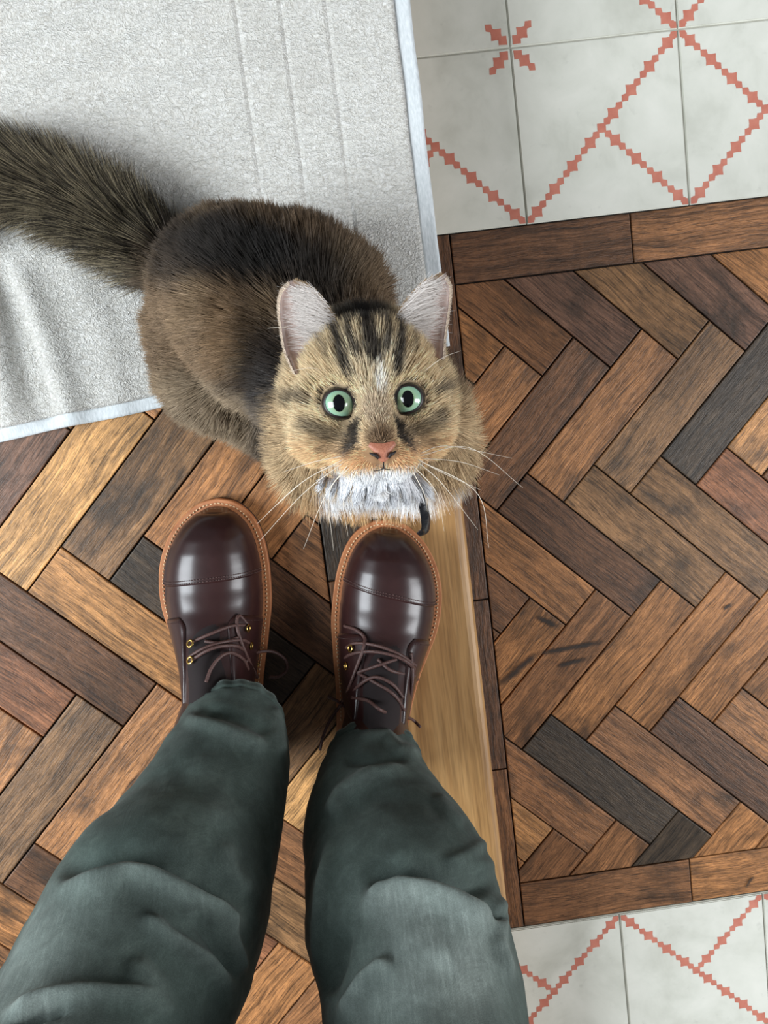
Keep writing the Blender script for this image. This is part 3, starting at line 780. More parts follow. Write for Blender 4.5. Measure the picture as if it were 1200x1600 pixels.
for args in ((LEFT, crL, [(50, 1510, 75, 110, .36), (130, 1440, 90, 60, .10), (200, 1362, 60, 12, .2), (330, 1400, 120, 160, .05), (40, 1590, 80, 40, .2)], (math.pi / 2, 1.3, -.455)),
             (RIGHT, crR, [(690, 1515, 95, 105, .60), (640, 1420, 60, 40, .28), (560, 1580, 70, 50, .2), (610, 1290, 70, 60, .05), (740, 1530, 30, 90, .2)], (math.pi / 2, 7.7, -.265))):
    V, F, W = leg(*args); b = len(PV); PV += [tuple(v) for v in V]; PF += [tuple(i + b for i in f) for f in F]; PW += list(W)
# seat and hips, joining both legs
hips = [(.735, .05, .04), (.75, .105, .085), (.79, .15, .112), (.86, .165, .12), (.93, .160, .115), (1.0, .150, .105)]
hc = np.array([HIPX, -.69]); b = len(PV); nk = 40
for z, rx, ry in hips:
    for k in range(nk): a = 2 * math.pi * k / nk; PV.append((hc[0] + rx * 1.1 * math.cos(a), hc[1] + ry * math.sin(a), z)); PW.append(.05)
for j in range(len(hips) - 1):
    for k in range(nk): PF.append((b + j * nk + k, b + j * nk + (k + 1) % nk, b + (j + 1) * nk + (k + 1) % nk, b + (j + 1) * nk + k))
PF.append(tuple(b + k for k in range(nk))[::-1]); PF.append(tuple(b + 5 * nk + k for k in range(nk)))
trou = mobj('trousers', np.array(PV) - np.array([-.35, -.55, ZU]), PF, M_DENIM, person, True)
ca_ = trou.data.color_attributes.new('wear', 'FLOAT_COLOR', 'POINT')
ca_.data.foreach_set('color', np.repeat(np.clip(np.array(PW), 0, 1)[:, None], 4, 1).ravel().astype(np.float32))
# ------------------------------------------------------------------ cat
def nrm(v): v = np.asarray(v, float); return v / (np.linalg.norm(v) + 1e-12)
EYE = at(586, 626, .475)                        # point between the eyes
F0 = nrm(CAM - EYE); al = math.radians(3.6)
RR = nrm(RC[:, 0] * math.cos(al) + RC[:, 1] * math.sin(al)); RR = nrm(RR - F0 * (RR @ F0))
FW = nrm(F0 + .10 * RR); RR = nrm(RR - FW * (RR @ FW)); UP = np.cross(FW, RR)
HM = np.stack([RR, UP, FW], 1)                  # head frame: right, up, forward (cm)
def hp(a, b, c): return EYE + HM @ (np.array([a, b, c]) * .01)
def to_head(P): return ((P - EYE) @ HM) * 100
def hpx(px, py, c):
    """head point (world) at a picture position, c cm in front of the eye plane"""
    d = nrm(RC @ np.array([(px - 600) / FPX, -(py - 800) / FPX, -1.0])); p0 = EYE + FW * c * .01
    return CAM + d * (((p0 - CAM) @ FW) / (d @ FW))
def proj(P):
    q = (P - CAM) @ RC; return np.stack([600 + FPX * q[:, 0] / -q[:, 2], 800 - FPX * q[:, 1] / -q[:, 2]], 1)

cat = empty('cat', tuple(at(420, 560, ZU))); tag(cat, 'fluffy brown tabby cat with green eyes and white bib, sitting and looking up', 'cat')
CO = np.array(cat.location)

bm = bmesh.new()
def ball(c, r, M3=None):
    r = np.array([r] * 3 if np.isscalar(r) else r, float); g = bmesh.ops.create_icosphere(bm, subdivisions=3, radius=1)
    for v in g['verts']:
        p = np.array(v.co) * r
        if M3 is not None: p = M3 @ p
        v.co = tuple(np.asarray(c) + p)
def chain(P, R, n=14):
    Q = catmull(P, n); r = np.interp(np.linspace(0, len(R) - 1, n), range(len(R)), R)
    for p, k in zip(Q, r): ball(p, k)
def remesh(bm, voxel, iters):
    me0 = bpy.data.meshes.new('tmp'); bm.to_mesh(me0); bm.free()
    tmp = bpy.data.objects.new('tmp', me0); COL.objects.link(tmp)
    rm = tmp.modifiers.new('r', 'REMESH'); rm.mode = 'VOXEL'; rm.voxel_size = voxel
    sm = tmp.modifiers.new('s', 'SMOOTH'); sm.factor = .5; sm.iterations = iters
    dg = bpy.context.evaluated_depsgraph_get(); ev = tmp.evaluated_get(dg); me = bpy.data.meshes.new_from_object(ev)
    bpy.data.objects.remove(tmp); bpy.data.meshes.remove(me0); return me
ball(at(572, 612, .395), .056); ball(at(575, 640, .345), (.066, .058, .06)); ball(at(583, 692, .350), (.062, .030, .05)); ball(at(585, 680, .29), (.062, .052, .07)); ball(at(508, 690, .325), .044); ball(at(655, 690, .325), .042); ball(at(520, 655, .36), .036); ball(at(650, 655, .36), .036)
ball(at(505, 575, .315), .064); ball(at(445, 500, .285), .080); ball(at(366, 455, .25), .068); ball(at(520, 465, .26), .046)
ball(at(322, 515, .22), .052); ball(at(400, 470, .29), .07); ball(at(342, 575, .215), (.056, .056, .062)); ball(at(455, 440, .215), (.056, .056, .06)); ball(at(420, 525, .22), (.080, .080, .07)); ball(at(400, 620, .20), .045)
for x0, x1 in ((548, 556), (628, 620)):
    chain([at(x0, 690, .30), at(x0, 720, .24), at(x1, 748, .19), at(x1, 765, .168)], [.028, .021, .017, .018]); ball(at(x1, 782, .165), (.017, .024, .014))
chain([at(390, 655, .17), at(430, 690, .167), at(465, 715, .166)], [.022, .02, .018])
TAIL = np.array([at(300, 430, .20), at(235, 390, .186), at(150, 335, .184), at(60, 292, .184), at(-40, 275, .186), at(-120, 320, .186)])
chain(TAIL, [.03, .022, .020, .019, .017, .014], 34)
body0 = remesh(bm, .005, 26)
bm = bmesh.new(); bm.from_mesh(body0)
for a, b, c, r in [(0, 1.0, -3.7, (4.1, 4.0, 3.8)), (0, 1.3, -1.8, (2.7, 2.2, 1.7)), (-2.6, -2.0, -2.7, (2.2, 2.3, 2.2)), (2.6, -2.0, -2.7, (2.2, 2.3, 2.2)),
                   (0, .2, -.9, (1.5, 1.5, 1.3)), (0, -.8, -.2, (1.25, 1.3, 1.2)), (0, -1.8, .5, (1.1, 1.2, 1.15)), (0, -2.7, 1.05, (1.0, 1.0, 1.1)),
                   (-.95, -3.6, .75, (1.4, 1.1, 1.25)), (.95, -3.6, .75, (1.4, 1.1, 1.25)), (0, -4.6, -.1, (1.2, .8, 1.0)), (0, -3.0, -1.6, (3.0, 2.2, 2.2)),
                   (-2.75, -.1, -2.2, (1.7, 1.8, 1.5)), (2.75, -.1, -2.2, (1.7, 1.8, 1.5))]:
    ball(hp(a, b, c), np.array(r) * .01, HM)
me = remesh(bm, .0026, 7)
nv = len(me.vertices); BVt = np.zeros(nv * 3); me.vertices.foreach_get('co', BVt); BVt = BVt.reshape(-1, 3)
BN = np.zeros(nv * 3); me.vertices.foreach_get('normal', BN); BN = BN.reshape(-1, 3)
me.calc_loop_triangles(); TI = np.zeros(len(me.loop_triangles) * 3, int); me.loop_triangles.foreach_get('vertices', TI); TI = TI.reshape(-1, 3)
from mathutils.bvhtree import BVHTree
bvh = BVHTree.FromPolygons([tuple(v) for v in BVt], [tuple(t) for t in TI])
def skin(a, b):
    """skin depth c (cm) on the face at (a, b)"""
    o = hp(a, b, 12); h = bvh.ray_cast(Vector(o), Vector(-FW)); return to_head(np.array([h[0]]))[0][2] if h[0] is not None else 0.0

# --- coat colours
def lin(r, g, b): return np.array(srgb(r, g, b))
def sstep(x, a, b): t = np.clip((x - a) / (b - a), 0, 1); return t * t * (3 - 2 * t)
TAILC = catmull(TAIL, 60)
def tail_param(P):
    d = np.linalg.norm(P[:, None, :] - TAILC[None, ::2, :], axis=2); i = d.argmin(1); return d.min(1), i / 29.0
def stroke(A, B, pts, wd):
    d, s, t = polydist(np.stack([A, B], 1), pts); return 1 - sstep(d, wd * .55, wd * 1.25)
def coat(P, jit=0.0):
    """colour (n,3) of the coat at skin points"""
    n = len(P); H = to_head(P) + NR.normal(0, 1, (n, 3)) * jit; a, b, c = H[:, 0], H[:, 1], H[:, 2]; aa = np.abs(a)
    px = proj(P) + NR.normal(0, 1, (n, 2)) * jit * 14; x, y = px[:, 0], px[:, 1]
    # body
    col = np.tile(lin(96, 77, 57), (n, 1))
    def blend(m, k):
        nonlocal col; m = np.clip(m, 0, 1)[:, None]; col = col * (1 - m) + k * m
    def blob(cx, cy, rx, ry, rot=0.0, soft=.45):
        r = math.radians(rot); u = (x - cx) * math.cos(r) + (y - cy) * math.sin(r); v = -(x - cx) * math.sin(r) + (y - cy) * math.cos(r)
        return 1 - sstep(np.sqrt((u / rx) ** 2 + (v / ry) ** 2), 1 - soft, 1 + soft)
    mott = np.array([mnoise.noise(Vector((p[0] * 34, p[1] * 34, p[2] * 34))) for p in P])
    blend(sstep(mott, .05, .5) * .55, lin(70, 58, 46)); blend(sstep(-mott, .1, .5) * .5, lin(138, 116, 88))
    blend(blob(300, 520, 75, 75) * .55, lin(134, 110, 84))
    blend(blob(390, 405, 118, 48, 14) * .96, lin(24, 22, 21))
    blend(blob(300, 400, 70, 45, -20) * .75, lin(44, 38, 33))
    blend(blob(500, 470, 50, 55) * .85, lin(30, 26, 23))
    blend(blob(425, 575, 38, 62, 15) * .92, lin(28, 20, 15))
    blend(blob(400, 520, 40, 30) * .5, lin(66, 52, 38))
    blend(blob(365, 520, 26, 60, 12) * .45, lin(142, 112, 80))
    blend(blob(560, 420, 45, 45) * .45, lin(116, 98, 76))
    blend(blob(345, 640, 90, 42, 28) * .75, lin(150, 132, 108))
    blend(blob(425, 640, 22, 70, 10) * .5, lin(64, 62, 62))
    td, tt = tail_param(P); mt = (1 - sstep(td, .024, .034)) * sstep(tt, .06, .2)
    blend(mt, lin(40, 37, 33)); blend(mt * sstep(mott, -.05, .4) * .4, lin(70, 62, 50))
    # head
    mh = sstep(c, -8.5, -6.2) * (1 - sstep(np.sqrt((a / 7.4) ** 2 + ((b + .3) / 7.2) ** 2), .80, 1.06))
    hc = np.tile(lin(186, 164, 130), (n, 1))
    def hb(m, k):
        nonlocal hc; m = np.clip(m, 0, 1)[:, None]; hc = hc * (1 - m) + k * m
    hb((1 - sstep(np.hypot(a / 2.2, (b - 1.2) / 2.6), .5, 1.1)) * .8, lin(186, 170, 142))
    hb(sstep(-b, 1.5, 3.2) * .85, lin(208, 168, 124))                            # warm lower face
    hb(sstep(aa, 4.2, 6) * sstep(b, -1.5, .5) * .5, lin(150, 134, 104))
    hb(sstep(aa, 4.4, 5.6) * sstep(-b, -1, 1.4) * .6, lin(192, 160, 116))
    dk = lin(36, 30, 26); dk2 = lin(66, 56, 44)
    hb(stroke(a, b, [(0.1, 6.4), (.05, 3.6), (.1, 2.0)], .42) * .97, dk)                   # centre stripe
    hb((1 - sstep(np.hypot(a / 2.5, (b - 5.4) / 1.5), .55, 1.2)) * .95, lin(30, 27, 25))     # dark crown
    for s in (-1, 1):
        hb(stroke(a, b, [(s * 1.0, 4.2), (s * .95, 3.0), (s * .7, 2.3)], .26) * .9, dk)
        hb(stroke(a, b, [(s * 1.9, 4.3), (s * 1.55, 2.6), (s * 1.35, 1.3)], .30) * .95, dk)
        hb(stroke(a, b, [(s * 2.9, 4.2), (s * 2.3, 2.4)], .22) * .6, dk2)
        hb(stroke(a, b, [(s * 1.25, -.35), (s * 1.30, -1.2), (s * 1.45, -2.4), (s * 1.9, -3.0)], .36) * .97, dk)   # tear line
        hb(stroke(a, b, [(s * 1.8, -2.25), (s * 2.8, -2.0), (s * 3.8, -1.35)], .46) * (.42 + .4 * NR.rand(n)), dk2)
        hb(stroke(a, b, [(s * 2.2, -2.9), (s * 3.3, -2.7)], .25) * .5, dk2)
        hb(stroke(a, b, [(s * 3.3, .1), (s * 4.0, .25), (s * 4.7, -.1)], .28) * (.5 + .4 * NR.rand(n)), dk)
        hb(stroke(a, b, [(s * 4.4, .5), (s * 5.3, .2)], .28) * .55, dk2)
        hb(stroke(a, b, [(s * 3.6, 2.6), (s * 5.0, 2.0)], .35) * .35, dk2)
        d = np.hypot(a - s * 2.2, b); hb((1 - sstep(d, 1.25, 1.7)) * (np.where(b > 0, .85, .8)), lin(214, 190, 152))
        d2 = np.hypot(a - s * 2.2, b); hb((1 - sstep(d2, 1.0, 1.12)), lin(40, 30, 26))
    hb((1 - sstep(np.hypot((a - .35) / .35, (b - .9) / .9), .5, 1.3)) * .8, lin(226, 218, 206))
    hb((1 - sstep(np.hypot(a / 1.0, (b + .6) / 1.2), .6, 1.15)) * .75, lin(176, 156, 132))
    hb((1 - sstep(np.hypot(a / .9, (b + 2.15) / .75), .55, 1.2)) * .95, lin(104, 80, 56))    # brown nose bridge
    hb((1 - sstep(np.hypot(a / 2.6, (b + 3.6) / .9), .6, 1.2)) * (1 - (1 - sstep(aa, .5, 1.2)) * sstep(b, -3.3, -2.6)) * .8, lin(212, 166, 122))
    hb((1 - sstep(np.hypot(a / 1.4, (b + 4.15) / .35), .5, 1.3)) * .7, lin(226, 208, 190))
    hb(sstep(-b, 3.85, 4.25) * (1 - sstep(aa, 2.6, 3.8)), lin(240, 240, 240))                  # white chin
    hb(sstep(aa - .4 * (b + 3) * 0, 4.6, 5.4) * sstep(-b, 2.0, 2.9) * np.where(a > 0, 1, .1), lin(236, 234, 232))
    hc = np.minimum(hc * 1.1, .9)
    col = col * (1 - mh[:, None]) + hc * mh[:, None]
    # chest below the head: white bib, then tan
    mc = sstep(y, 728, 745) * sstep(x, 455, 500) * (1 - mh * (b > -4.2))
    cc = np.tile(lin(186, 150, 106), (n, 1)); bibm = (sstep(x, 488, 515) * (1 - sstep(x, 655, 690)) * (1 - sstep(y, 752, 772)))[:, None]
    cc = cc * (1 - bibm) + lin(242, 243, 245) * bibm
    right = (sstep(x, 690, 706) * (1 - sstep(y, 742, 770)))[:, None]; cc = cc * (1 - right) + lin(238, 236, 234) * right
    col = col * (1 - mc[:, None]) + cc * mc[:, None]
    mcol = sstep(x, 425, 445) * (1 - mh) * (1 - mc) * sstep(y, 600, 660); col = col * (1 - .9 * mcol[:, None]) + lin(182, 156, 120) * .9 * mcol[:, None]
    return col

def fur_material():
    t = NT('tabby_fur'); a = t.new('ShaderNodeAttribute'); a.attribute_name = 'tint'
    t.set(Base_Color=a.outputs['Color'], Roughness=.62); t.b.inputs['Specular IOR Level'].default_value = .25
    return t.m
M_FUR = fur_material()
def skin_material():
    t = NT('cat_skin'); a = t.new('ShaderNodeAttribute'); a.attribute_name = 'tint'
    t.set(Base_Color=t.mix(1.0, a.outputs['Color'], (.55, .52, .5), 'MULTIPLY'), Roughness=.9); return t.m
M_SKIN = skin_material()
me.name = 'body'; me.materials.clear(); me.materials.append(M_SKIN)
me.polygons.foreach_set('use_smooth', [True] * len(me.polygons))
att = me.color_attributes.new('tint', 'FLOAT_COLOR', 'POINT'); cc = np.ones((nv, 4), np.float32); cc[:, :3] = coat(BVt); att.data.foreach_set('color', cc.ravel())
me.vertices.foreach_set('co', (BVt - CO).ravel()); me.update()
body = link(bpy.data.objects.new('body', me), cat)

# --- fur
def hair_object(name, PTS, COLR, RAD, parent):
    """PTS (n,k,3) world, COLR (n,k,3), RAD (n,k)"""
    n, k, _ = PTS.shape; cu = bpy.data.hair_curves.new(name); cu.add_curves([k] * n)
    cu.attributes['position'].data.foreach_set('vector', (PTS - CO).astype(np.float32).ravel())
    r = cu.attributes.get('radius') or cu.attributes.new('radius', 'FLOAT', 'POINT'); r.data.foreach_set('value', RAD.astype(np.float32).ravel())
    t = cu.attributes.new('tint', 'FLOAT_COLOR', 'POINT'); c4 = np.ones((n, k, 4), np.float32); c4[..., :3] = COLR; t.data.foreach_set('color', c4.ravel())
    cu.materials.append(M_FUR); o = bpy.data.objects.new(name, cu); return link(o, parent)

v0, v1, v2 = BVt[TI[:, 0]], BVt[TI[:, 1]], BVt[TI[:, 2]]; ar = np.linalg.norm(np.cross(v1 - v0, v2 - v0), axis=1)
cen = (v0 + v1 + v2) / 3; hcen = to_head(cen)
vdir = CAM - cen; vdir /= np.linalg.norm(vdir, axis=1)[:, None]
fn = np.cross(v1 - v0, v2 - v0); fn /= np.linalg.norm(fn, axis=1)[:, None] + 1e-12
headness = (hcen[:, 2] > -7) & (np.hypot(hcen[:, 0], hcen[:, 1]) < 8)
dens = ar * np.where(headness, 3.2, 1.0) * np.where(cen[:, 2] < ZU + .02, .25, 1) * np.where((fn * vdir).sum(1) < -.45, .35, 1)
NF = 230000
idx = NR.choice(len(dens), NF, p=dens / dens.sum()); u = NR.rand(NF); v = NR.rand(NF); fl = u + v > 1; u[fl] = 1 - u[fl]; v[fl] = 1 - v[fl]
Pt = v0[idx] * (1 - u - v)[:, None] + v1[idx] * u[:, None] + v2[idx] * v[:, None]
Nm = BN[TI[idx, 0]] * (1 - u - v)[:, None] + BN[TI[idx, 1]] * u[:, None] + BN[TI[idx, 2]] * v[:, None]; Nm /= np.linalg.norm(Nm, axis=1)[:, None] + 1e-12
H = to_head(Pt); a, b, c = H.T; pxp = proj(Pt)
de = np.minimum(np.hypot(a - 2.2, b), np.hypot(a + 2.2, b)); dn = np.hypot(a / .85, (b + 3.1) / .55)
keep = ~((de < 1.02) & (c > -3)) & ~((dn < 1.0) & (c > 0)); Pt, Nm, H, pxp = Pt[keep], Nm[keep], H[keep], pxp[keep]; a, b, c = H.T; de = de[keep]; NF = len(Pt)
rad = np.hypot(a, b + 2.2)
mh = sstep(c, -8.5, -5.5) * (1 - sstep(np.hypot(a / 7.4, (b + .3) / 7.2), .95, 1.1))
td, tt = tail_param(Pt); mt = (1 - sstep(td, .024, .034)) * sstep(tt, .05, .18)
# length (m)
face_len = .0032 + .0085 * sstep(rad, 1.5, 6.0) + .0065 * sstep(np.abs(a), 3.6, 5.2) * sstep(-b, -2.5, 1.5) * np.where(a < 0, .6, 1); face_len *= np.where(de < 1.5, .55, 1)
face_len = np.where((np.abs(a) < 3.2) & (b < -4.1), .005 + .006 * sstep(-b, 4.2, 5.2), face_len)
ruff = sstep(pxp[:, 1], 690, 760) * sstep(pxp[:, 0], 430, 470) * (1 - mh)
blen = .015 + .008 * ruff + .004 * sstep(pxp[:, 0], 420, 520)
ln = blen * (1 - mh) + face_len * mh; ln = ln * (1 - mt) + .040 * mt; ln *= NR.uniform(.65, 1.2, NF)
ln = np.where(Pt[:, 2] < ZU + .03, np.minimum(ln, .012), ln)
# direction
bdir = nrm(at(300, 420, .2) - at(580, 600, .4)); down = np.array([0, 0, -1.0])
comb = np.tile(bdir, (NF, 1)) + down * .55
front = sstep(pxp[:, 1], 640, 720) * sstep(pxp[:, 0], 430, 480); comb = comb * (1 - front)[:, None] + (down * .8 + np.array([0.02, -.75, 0]))[None] * front[:, None]
fc = (RR[None] * a[:, None] + UP[None] * (b + 2.6)[:, None]); fc /= np.linalg.norm(fc, axis=1)[:, None] + 1e-9
fc = fc - FW * .55
fc = np.where(((np.abs(a) < 3.6) & (b < -3.9))[:, None], (-UP + RR[None] * (a * .08)[:, None] + FW * .05), fc)
comb = comb * (1 - mh)[:, None] + fc * mh[:, None]
tdv = np.gradient(TAILC, axis=0); tdv /= np.linalg.norm(tdv, axis=1)[:, None]; ti = np.clip((tt * 59).astype(int), 0, 59)
comb = comb * (1 - mt)[:, None] + (tdv[ti]) * mt[:, None]
comb -= Nm * (comb * Nm).sum(1)[:, None]; comb /= np.linalg.norm(comb, axis=1)[:, None] + 1e-9
lift = .42 * (1 - mh) + (.34 + .10 * sstep(rad, 3, 6)) * mh; lift = lift * (1 - mt) + .62 * mt
# clumps: coherent noise in direction
q = Pt * 90; cl = np.array([mnoise.noise_vector(Vector(p)) for p in q]); q2 = Pt * 300; cl2 = np.array([mnoise.noise_vector(Vector(p)) for p in q2])
wob = cl * .34 + cl2 * .22 + NR.normal(0, .10, (NF, 3))
D = Nm * lift[:, None] + comb * (1 - lift)[:, None] + wob * np.where(mh > .5, .55, .9)[:, None]; D /= np.linalg.norm(D, axis=1)[:, None]
K = 5; ts = np.linspace(0, 1, K); bend = comb * .45 + down * .18 * (1 - mh)[:, None]
PTS = Pt[:, None, :] - Nm[:, None, :] * .0006 + ln[:, None, None] * (D[:, None, :] * ts[None, :, None] + bend[:, None, :] * (ts ** 2)[None, :, None] * .55)
PTS[..., 2] = np.maximum(PTS[..., 2], ZU + .002)
base = coat(Pt, .08); vari = NR.lognormal(0, .22, NF)
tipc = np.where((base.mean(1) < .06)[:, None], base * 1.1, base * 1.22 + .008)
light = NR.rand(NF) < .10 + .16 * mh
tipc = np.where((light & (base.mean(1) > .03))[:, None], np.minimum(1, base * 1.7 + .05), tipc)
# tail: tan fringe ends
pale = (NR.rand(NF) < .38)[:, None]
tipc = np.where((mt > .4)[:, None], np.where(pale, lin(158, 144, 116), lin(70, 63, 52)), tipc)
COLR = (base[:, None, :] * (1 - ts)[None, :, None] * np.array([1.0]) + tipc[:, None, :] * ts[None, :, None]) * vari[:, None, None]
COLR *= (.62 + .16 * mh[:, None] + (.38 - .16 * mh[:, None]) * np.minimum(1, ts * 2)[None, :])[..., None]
COLR = np.clip(COLR, 0, .95)
rb = np.where(mh > .5, .00017, .00023); RAD = rb[:, None] * np.array([1, 1, .85, .6, .12])[None, :]
fur = hair_object('fur', PTS, COLR, RAD, cat); tag(fur, 'long brown, black and cream tabby fur', kind='stuff')

# --- eyes
def iris_material():
    t = NT('iris_green'); oc = t.obj(); s = t.new('ShaderNodeSeparateXYZ'); t.put(s.inputs[0], oc)
    r = t.math('SQRT', t.math('ADD', t.math('MULTIPLY', s.outputs[0], s.outputs[0]), t.math('MULTIPLY', s.outputs[1], s.outputs[1])))
    n = t.noise(t.mapping(oc, (700, 700, 200)), 1.0, 3, .6)
    f = t.math('ADD', t.math('MULTIPLY', r, 100.0), t.math('MULTIPLY', t.math('SUBTRACT', n, .5), .25))
    c = t.ramp(f, [(.30, srgb(122, 146, 104)), (.52, srgb(152, 182, 148)), (.80, srgb(150, 192, 166)), (.95, srgb(70, 92, 76)), (1.05, srgb(18, 14, 12))])
    t.set(Base_Color=c, Roughness=.25); t.b.inputs['Coat Weight'].default_value = 1; t.b.inputs['Coat Roughness'].default_value = .02; return t.m
M_IRIS = iris_material()
M_PUPIL = plain('pupil_black', srgb(8, 8, 12), .1); M_LID = plain('eyelid_dark', srgb(34, 24, 22), .45); M_NOSE = None
def nose_material():
    t = NT('nose_pink'); oc = t.obj(); n = t.noise(oc, 900, 3, .6)
    t.set(Base_Color=t.ramp(n, [(.3, srgb(156, 92, 70)), (.7, srgb(188, 124, 98))]), Roughness=.5); t.bump(n, .35, .0005); return t.m
M_NOSE = nose_material(); M_NOSTRIL = plain('nostril_dark', srgb(26, 16, 16), .6)
Rm = Matrix([list(map(float, r)) for r in HM]).to_4x4()
RE = 1.12
for (ex, ey) in ((531, 630), (641, 623)):
    hh = to_head(np.array([hpx(ex, ey, 0)]))[0]; sc = max(skin(hh[0] + dx, hh[1] + dy) for dx in (-.4, 0, .4) for dy in (-.4, 0, .4))
    cpos = hp(hh[0], hh[1], min(sc, .0) - .66)
    bm = bmesh.new(); bmesh.ops.create_uvsphere(bm, u_segments=36, v_segments=24, radius=RE * .01)
    o = bobj('eye', bm, M_IRIS, cat, True); look = nrm(CAM - cpos)
    zx = nrm(RR - look * (RR @ look)); zy = np.cross(look, zx); Mx = Matrix([[zx[i], zy[i], look[i]] for i in range(3)]).to_4x4(); Mx.translation = Vector(cpos - CO); o.matrix_local = Mx
    # pupil: an upright oval lying on the eyeball
    V, F = [(0, 0, RE * .01 + .0002)], []
    for r in (1, 2, 3):
        for k in range(24):
            t = 2 * math.pi * k / 24; x = .0037 * r / 3 * math.cos(t); y = .0053 * r / 3 * math.sin(t); rr = RE * .01 + (.0002 if r < 3 else .00005); V.append((x, y, math.sqrt(rr * rr - x * x - y * y)))
    for k in range(24): F.append((0, 1 + k, 1 + (k + 1) % 24))
    for r in (0, 1):
        for k in range(24): F.append((1 + r * 24 + k, 25 + r * 24 + k, 25 + r * 24 + (k + 1) % 24, 1 + r * 24 + (k + 1) % 24))
    mobj('pupil', V, F, M_PUPIL, o, True)
    # eyelid rim: dark ring, pointed towards the nose and slanting up outwards
    V, F = [], []; sg = -1 if ex < 586 else 1; n = 40
    for k in range(n):
        t = 2 * math.pi * k / n; xx = .0091 * math.cos(t); yy = .0081 * math.sin(t)
        xx, yy = xx * math.cos(.22 * sg) - yy * math.sin(.22 * sg), xx * math.sin(.22 * sg) + yy * math.cos(.22 * sg)
        inner = nrm(np.array([-sg * 1.0, -.75])); al_ = max(0, math.cos(t - math.atan2(inner[1], inner[0]))) ** 6; xx += inner[0] * .0026 * al_; yy += inner[1] * .0026 * al_
        for (g, zz) in ((.94, .0006), (1.0, .0014), (1.07, .0020), (1.14, .0012), (1.25, -.002)):
            x, y = xx * g, yy * g; z = math.sqrt(max(1e-6, (RE * .01) ** 2 - min((RE * .0099) ** 2, x * x + y * y))); V.append((x, y, z + zz * .6))
    for k in range(n):
        for g in range(4): F.append((k * 5 + g, ((k + 1) % n) * 5 + g, ((k + 1) % n) * 5 + g + 1, k * 5 + g + 1))
    mobj('eyelid', V, F, M_LID, o, True)

# --- nose and mouth
nb = to_head(np.array([hpx(598, 706, 2.0)]))[0]; ns = max(skin(nb[0] + dx, nb[1] + dy) for dx in (-.4, 0, .4) for dy in (-.3, 0, .3))
V, F = [], []; nu, nvv = 17, 11
for j in range(nvv):
    v = j / (nvv - 1)                            # 0 top .. 1 bottom
    hw = .84 * (1 - v) ** .55 * (1 if v < .35 else 1) if v < 1 else 0; hw = float(np.interp(v, [0, .15, .4, .65, .85, 1], [.70, .86, .62, .42, .30, .10]))
    for i in range(nu):
        u = i / (nu - 1) * 2 - 1; bb = .50 - 1.12 * v + .10 * abs(u) * (1 - v)
        V.append(hp(nb[0] + u * hw, nb[1] + bb, ns + .02 + .26 * (1 - u * u) ** .6 * math.sin(math.pi * min(1, .15 + .8 * v)) - .10 * (1 - v)) - CO)
for j in range(nvv - 1):
    for i in range(nu - 1): q0 = j * nu + i; F.append((q0, q0 + nu, q0 + nu + 1, q0 + 1))
nose = mobj('nose', V, F, M_NOSE, cat, True)
for s in (-1, 1):
    mb = MB(); P = [hp(nb[0] + s * x_, nb[1] + y_, ns + z_) - CO for x_, y_, z_ in ((.30, -.36, .20), (.46, -.16, .22), (.64, -.10, .16), (.80, .0, .04))]
    mb.tube(catmull(P, 12), np.interp(np.linspace(0, 1, 12), [0, .4, 1], [.0008, .0012, .0004]), 8); mb.build('nostril', M_NOSTRIL, nose)
mb = MB(); P = [hp(nb[0], nb[1] - y_, ns + z_) - CO for y_, z_ in ((.60, .08), (.8, -.02), (1.0, -.12))]; mb.tube(catmull(P, 8), .0005, 6)
for s in (-1, 1):
    P = [hp(nb[0] + s * x_, nb[1] - 1.0 - y_, ns + z_) - CO for x_, y_, z_ in ((0, 0, -.12), (.3, .10, -.2), (.6, .12, -.35))]; mb.tube(catmull(P, 12), .0003, 6)
mb.build('mouth', M_NOSTRIL, cat)

# --- ears: cupped leaf-shaped shells
def ear_material():
    t = NT('ear_skin'); oc = t.obj(); n = t.noise(oc, 160, 3, .6)
    t.set(Base_Color=t.ramp(n, [(.3, srgb(206, 174, 162)), (.7, srgb(226, 202, 192))]), Roughness=.75); t.b.inputs['Subsurface Weight'].default_value = .15; t.b.inputs['Subsurface Radius'].default_value = (.004, .002, .0015); return t.m
M_EAR = ear_material()
EARS = [  # inner edge and outer edge from base to tip, picture position and depth c
    ([(536, 528, -2.6), (522, 498, -2.9), (506, 473, -3.2), (488, 453, -3.5), (466, 443, -3.8)], [(462, 586, -3.4), (447, 552, -3.6), (440, 515, -3.7), (437, 482, -3.8), (441, 459, -3.8), (453, 445, -3.8)]),
    ([(616, 514, -2.6), (625, 488, -2.9), (642, 463, -3.2), (663, 443, -3.5), (686, 433, -3.8)], [(692, 562, -3.4), (694, 530, -3.6), (698, 500, -3.7), (702, 470, -3.8), (702, 449, -3.8), (695, 436, -3.8)])]
EP, EC, ER = [], [], []
